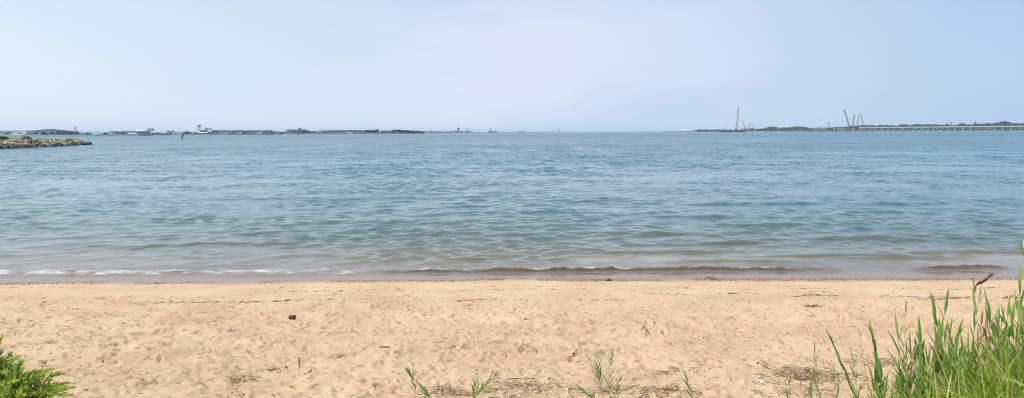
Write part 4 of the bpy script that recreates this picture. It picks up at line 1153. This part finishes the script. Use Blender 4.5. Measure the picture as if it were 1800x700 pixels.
# small boat, bird, piling
Y = 1150; o = empty('motor_boat', (PX(1435.5, Y), Y, 0), 'small white motor boat on the water in front of the green truss', 'boat'); L = 6.4
MB().add([(-L / 2, -1, 0), (L / 2 - 1, -.2, 0), (L / 2 - 1, .2, 0), (-L / 2, 1, 0), (-L / 2, -1.2, .9), (L / 2, -.1, 1.2), (L / 2, .1, 1.2), (-L / 2, 1.2, .9)], [(0, 3, 2, 1), (4, 5, 6, 7), (0, 1, 5, 4), (1, 2, 6, 5), (2, 3, 7, 6), (3, 0, 4, 7)]).build('hull', WHITE, o)
MB().box(-1.2, .9, -.7, .7, .95, 2.1).build('cabin', WHITE, o); MB().box(-2.9, -2.4, -.3, .3, .5, 1.5).build('outboard_engine', DARK, o)

p0 = pt(319.3, 245.3, 347); p1 = pt(322.3, 235.3, 347); o = empty('piling', (p0.x, 347, 0), 'black leaning wooden piling alone in the water before the left shore', 'piling')
MB().tube([(-.2, 0, -1.2), (0, 0, 0), (p1.x - p0.x, .1, p1.z)], [.32, .32, .30], 10).build('post', WOOD, o, True)
MB().tube([(p1.x - p0.x, .1, p1.z + .01), (p1.x - p0.x + .03, .1, p1.z + .16)], [.36, .18], 10).build('cap', WOOD, o)
pb = pt(1610, 235.2, 360)
mb = MB()
mb.tube([(-.32, 0, 0), (-.15, 0, .03), (.1, 0, .02), (.24, 0, .05), (.32, 0, .05)], [.02, .07, .07, .035, .01], 8)
for s in (-1, 1): mb.add([(.10, 0, .05), (-.1, 0, .05), (-.12, s * .38, .16), (.06, s * .40, .17), (-.22, s * .85, .02), (.10, 0, .02), (-.1, 0, .02), (-.12, s * .38, .13), (.06, s * .40, .14)],
                         [(0, 1, 2, 3), (3, 2, 4), (5, 8, 7, 6), (8, 4, 7), (0, 3, 8, 5), (1, 6, 7, 2), (3, 4, 8), (2, 7, 4)])
ob = mb.build('seabird', DARK, smooth=True); ob.location = pb; ob.rotation_euler = (.25, -.25, 1.2)
tag(ob, 'dark seabird gliding low over the water in front of the bridge', 'bird')

# ---------------------------------------------------------------- far trees
lr = random.Random(77)


def row(p0, p1, n_, tops, w, Y, label, group, zg=1.2, dy=30):
    for i in range(n_):
        px = p0 + (p1 - p0) * (i + .5) / n_ + lr.uniform(-.4, .4) * (p1 - p0) / n_
        t = np.interp(px, [a for a, _ in tops], [b_ for _, b_ in tops]) + lr.uniform(-.9, .8)
        y_ = Y(px) if callable(Y) else Y
        tree(px, t, w * lr.uniform(.8, 1.3), y_ + lr.uniform(0, dy), label, group, zg, seed=lr.randrange(1000))


def trees(*a, **k): row(*a, **k)


trees(228, 243, 4, [(228, 234.5), (243, 233)], 7, 730, 'small tree at the right end of the quay by the domes', 'trees by the domes')
trees(100, 200, 7, [(100, 236), (200, 236)], 5, 712, 'low shrubby tree standing along the long quay', 'low trees along the quay', dy=6)
tree(327, 232.0, 9, 975, 'round tree clump standing alone right behind the leaning piling')
trees(300, 322, 5, [(300, 234.6), (322, 233.4)], 7, 968, 'low tree left of the round clump behind the piling', 'low trees left of the piling')
trees(334, 346, 3, [(334, 234), (346, 234)], 6, 968, 'low tree between the round clump and the water tower', 'low trees left of the water tower')
trees(466, 520, 12, [(466, 232.5), (474, 230.8), (490, 233), (504, 232), (520, 229)], 9, lambda p: 1010 if p < 488 else 1320, 'tree in the low row right of the long hall', 'trees right of the long hall')
trees(528, 546, 5, [(528, 229.5), (546, 230.6)], 8, 1325, 'tree in the clump under the thin antenna mast', 'trees under the antenna mast')
trees(632, 672, 8, [(632, 231.2), (650, 229.4), (664, 229), (672, 231)], 8, 1345, 'tree either side of the violet blue hall', 'trees around the violet hall')
trees(688, 746, 14, [(688, 228.8), (700, 228.8), (715, 230), (746, 232)], 8, 1360, 'tree in the long dark row right of the chimney house', 'trees right of the chimney house')
trees(798, 815, 4, [(798, 231.4), (815, 231.0)], 6, 2260, 'low tree at the foot of the control tower', 'trees at the control tower')
trees(1220, 1264, 12, [(1220, 229.0), (1264, 229.2)], 7, 3320, 'low faint tree between the white sheds and the rig barge', 'trees left of the rig barge')
trees(1309, 1346, 9, [(1309, 226.6), (1320, 227.2), (1346, 227.4)], 7, 3360, 'low tree between the rig barge and the round tree clump', 'trees right of the rig barge')
trees(1347, 1364, 5, [(1347, 224.6), (1354, 223.2), (1364, 224.2)], 10, 3340, 'tree in the tall round clump left of the grey block', 'trees of the round clump')
trees(1372, 1426, 16, [(1372, 225), (1392, 224.8), (1404, 222.6), (1412, 223.6), (1426, 226)], 9, 3330, 'tree in the dark row left of the green truss barge', 'trees left of the green truss barge')
trees(1426, 1512, 16, [(1426, 225), (1466, 224), (1500, 222.5), (1512, 221.5)], 9, 3310, 'tree half hidden behind the crane barges', 'trees behind the crane barges')
tops = [(1512, 221), (1525, 220.4), (1545, 221.5), (1556, 220), (1572, 222.5), (1588, 219.5), (1600, 221), (1612, 219.4), (1626, 219.2), (1640, 220.0), (1660, 219.3), (1680, 220.0), (1692, 217.6), (1705, 219.6), (1712, 217.4), (1722, 219.8), (1738, 217.4), (1752, 217.2), (1765, 214.0), (1778, 217.4), (1800, 217.6), (1860, 216)]
trees(1512, 1860, 64, tops, 12, lambda p: np.interp(p, [1512, 1640, 1800, 1860], [3180, 2930, 2700, 2640]), 'dark green tree in the long row behind the trestle bridge', 'trees behind the trestle bridge', zg=1.2)
tree(1763, 213.6, 17, 2700, 'tallest and broadest tree above the right part of the bridge', zg=1.2)

# low sheds filling the left shore
lr = random.Random(55); wl = [PALE, GREY, pal('blue_wall', (.10, .17, .30)), BEIGE, PINK, pal('light_blue_wall', (.30, .42, .55))]
for (a_, b_, Y_, tp, k_) in [(140, 240, 728, 234.6, 6), (246, 345, 975, 234.6, 8), (346, 480, 980, 233.6, 8), (500, 640, 1318, 232.4, 8)]:
    for i in range(k_):
        p0 = a_ + (b_ - a_) * i / k_ + lr.uniform(0, 3); w_ = (b_ - a_) / k_ * lr.uniform(.55, .95)
        B(p0, p0 + w_, tp + lr.uniform(-1.1, .7), Y_ - 2 - 4 * lr.random(), lr.choice(wl), lr.choice([GREY, BLUE, WHITE, PALE]), 'small low shed in the crowded waterside row of the left shore', 'shed', kind=lr.choice(['flat', 'gable_x']), dep=5, name='shed')['group'] = 'low sheds along the left shore'


def undergrowth(name, pts, hgt, cnt, size, mat, label):
    mb = MB(); lr = random.Random(cnt)
    for i in range(cnt):
        k = lr.randrange(len(pts) - 1); t = lr.random(); px = pts[k][0] + (pts[k + 1][0] - pts[k][0]) * t; Y = pts[k][1] + (pts[k + 1][1] - pts[k][1]) * t + 6 + lr.uniform(0, 30)
        h = hgt * (.65 + .35 * math.sin(px * .9) * math.sin(px * .37 + 1)); p = Vector((PX(px, Y), Y, 1.2 + h * lr.random()))
        u = Vector((lr.gauss(0, 1), lr.gauss(0, .6), lr.gauss(0, .7))).normalized() * size * lr.uniform(.5, 1.2); v = u.cross(Vector((lr.gauss(0, .4), 1, lr.gauss(0, .4)))).normalized() * size * .7
        mb.add([p - u, p - v, p + u, p + v], [(0, 1, 2, 3)])
    tag(mb.build(name, mat), label, 'undergrowth', kind='stuff')


undergrowth('undergrowth', [(1505, 3150), (1640, 2900), (1800, 2670), (2050, 2480)], 11, 9000, 2.6, M_CROWN[0], 'dark green undergrowth on the bank behind the trestle bridge')
undergrowth('undergrowth', [(1225, 3310), (1300, 3355), (1430, 3355), (1515, 3310)], 9, 5000, 2.6, M_CROWN[0], 'dark green undergrowth along the wooded far right shore')
undergrowth('undergrowth', [(140, 716), (243, 722)], 1.8, 700, .7, M_CROWN[1], 'low bushes between the sheds on the left shore')
undergrowth('undergrowth', [(490, 1292), (600, 1303), (700, 1333), (745, 1403)], 2.2, 1500, 1.1, M_CROWN[1], 'low bushes along the bank under the brick sheds')

# ================================================================ HAZE
DENS = 0.75e-4
mb = MB(); mb.box(-31500, 31500, -3400, 31500, -7, 76)
m = bpy.data.materials.new('haze'); m.use_nodes = True; n = m.node_tree.nodes; n.clear()
ou = n.new('ShaderNodeOutputMaterial'); pv = n.new('ShaderNodeVolumePrincipled'); pv.inputs['Density'].default_value = DENS
pv.inputs['Color'].default_value = (.76, .88, 1.0, 1); pv.inputs['Anisotropy'].default_value = 0
m.node_tree.links.new(pv.outputs[0], ou.inputs['Volume'])
hzb = mb.build('haze', m); tag(hzb, 'thin pale summer haze over the whole bay', 'haze', kind='stuff')

# ================================================================ SKY + SUN
SUN_EL, SUN_AZ = R(57), R(-105)      # azimuth from +Y, clockwise positive (east = +X)
w = bpy.data.worlds.new('World'); scene.world = w; w.use_nodes = True
n = w.node_tree.nodes; l = w.node_tree.links; n.clear()
sky = n.new('ShaderNodeTexSky'); sky.sky_type = 'NISHITA'; sky.sun_disc = False; sky.sun_elevation = SUN_EL; sky.sun_rotation = SUN_AZ
sky.air_density = 1.0; sky.dust_density = .8; sky.ozone_density = 1.8; sky.altitude = 0
bg = n.new('ShaderNodeBackground'); bg.inputs['Strength'].default_value = .12
tc = n.new('ShaderNodeTexCoord'); mp = n.new('ShaderNodeMapping'); mp.inputs['Scale'].default_value = (1, 1, 4.5); mp.inputs['Rotation'].default_value = (.12, .25, .3)
l.new(tc.outputs['Generated'], mp.inputs['Vector'])
no = noise(n, l, mp.outputs[0], 1.3, 7, .55)
r = ramp(n, [(.46, (0, 0, 0)), (.62, (1, 1, 1))]); l.new(no.outputs['Fac'], r.inputs['Fac'])
mm = n.new('ShaderNodeMath'); mm.operation = 'MULTIPLY'; mm.inputs[1].default_value = .55; l.new(r.outputs['Color'], mm.inputs[0])
mx = n.new('ShaderNodeMix'); mx.data_type = 'RGBA'; spc = n.new('ShaderNodeSeparateXYZ'); l.new(tc.outputs['Generated'], spc.inputs[0])
cl_ = n.new('ShaderNodeMapRange'); cl_.inputs['From Min'].default_value = .50; cl_.inputs['From Max'].default_value = .08; cl_.inputs['To Min'].default_value = .12; l.new(spc.outputs['X'], cl_.inputs['Value'])
mc = n.new('ShaderNodeMath'); mc.operation = 'MULTIPLY'; l.new(mm.outputs[0], mc.inputs[0]); l.new(cl_.outputs[0], mc.inputs[1])
l.new(mc.outputs[0], mx.inputs[0]); l.new(sky.outputs[0], mx.inputs[6]); mx.inputs[7].default_value = (6.5, 6.8, 7.9, 1)
# summer haze low in the sky, brighter on the sun's side
sp = n.new('ShaderNodeSeparateXYZ'); l.new(tc.outputs['Generated'], sp.inputs[0])
az = n.new('ShaderNodeMapRange'); az.inputs['From Min'].default_value = .60; az.inputs['From Max'].default_value = -.60; l.new(sp.outputs['X'], az.inputs['Value'])
va = ramp(n, [(0, (3.35, 4.65, 6.55)), (.45, (4.75, 5.65, 7.2)), (1, (6.15, 6.95, 7.9))]); l.new(az.outputs[0], va.inputs['Fac'])
ev = ramp(n, [(0, (.94,) * 3), (.10, (.88,) * 3), (.22, (.70,) * 3), (.7, (.35,) * 3)]); l.new(sp.outputs['Z'], ev.inputs['Fac'])
mv = n.new('ShaderNodeMix'); mv.data_type = 'RGBA'; l.new(ev.outputs['Color'], mv.inputs[0]); l.new(sky.outputs[0], mv.inputs[6]); l.new(va.outputs['Color'], mv.inputs[7])
l.new(mv.outputs[2], mx.inputs[6])
l.new(mx.outputs[2], bg.inputs['Color'])
ou = n.new('ShaderNodeOutputWorld'); l.new(bg.outputs[0], ou.inputs['Surface'])
sl = bpy.data.lights.new('sun', 'SUN'); sl.energy = 4.2; sl.angle = R(.53); sl.color = (1, .96, .89)
so = bpy.data.objects.new('sun', sl); COL.objects.link(so)
sd = Vector((math.sin(SUN_AZ) * math.cos(SUN_EL), math.cos(SUN_AZ) * math.cos(SUN_EL), math.sin(SUN_EL)))
so.rotation_euler = sd.to_track_quat('Z', 'Y').to_euler()

vs = scene.view_settings; vs.view_transform = 'Standard'; vs.look = 'None'; vs.gamma = 1; vs.exposure = 0.10; vs.use_curve_mapping = False
cy = scene.cycles; cy.use_denoising = True; cy.max_bounces = 6; cy.transparent_max_bounces = 8; cy.volume_bounces = 1; cy.pixel_filter_type = 'BLACKMAN_HARRIS'; cy.filter_width = 1.1; cy.use_adaptive_sampling = False; cy.sample_clamp_direct = 3.0; cy.caustics_reflective = False; cy.caustics_refractive = False
cy.sample_clamp_indirect = 6
scene.render.use_persistent_data = False
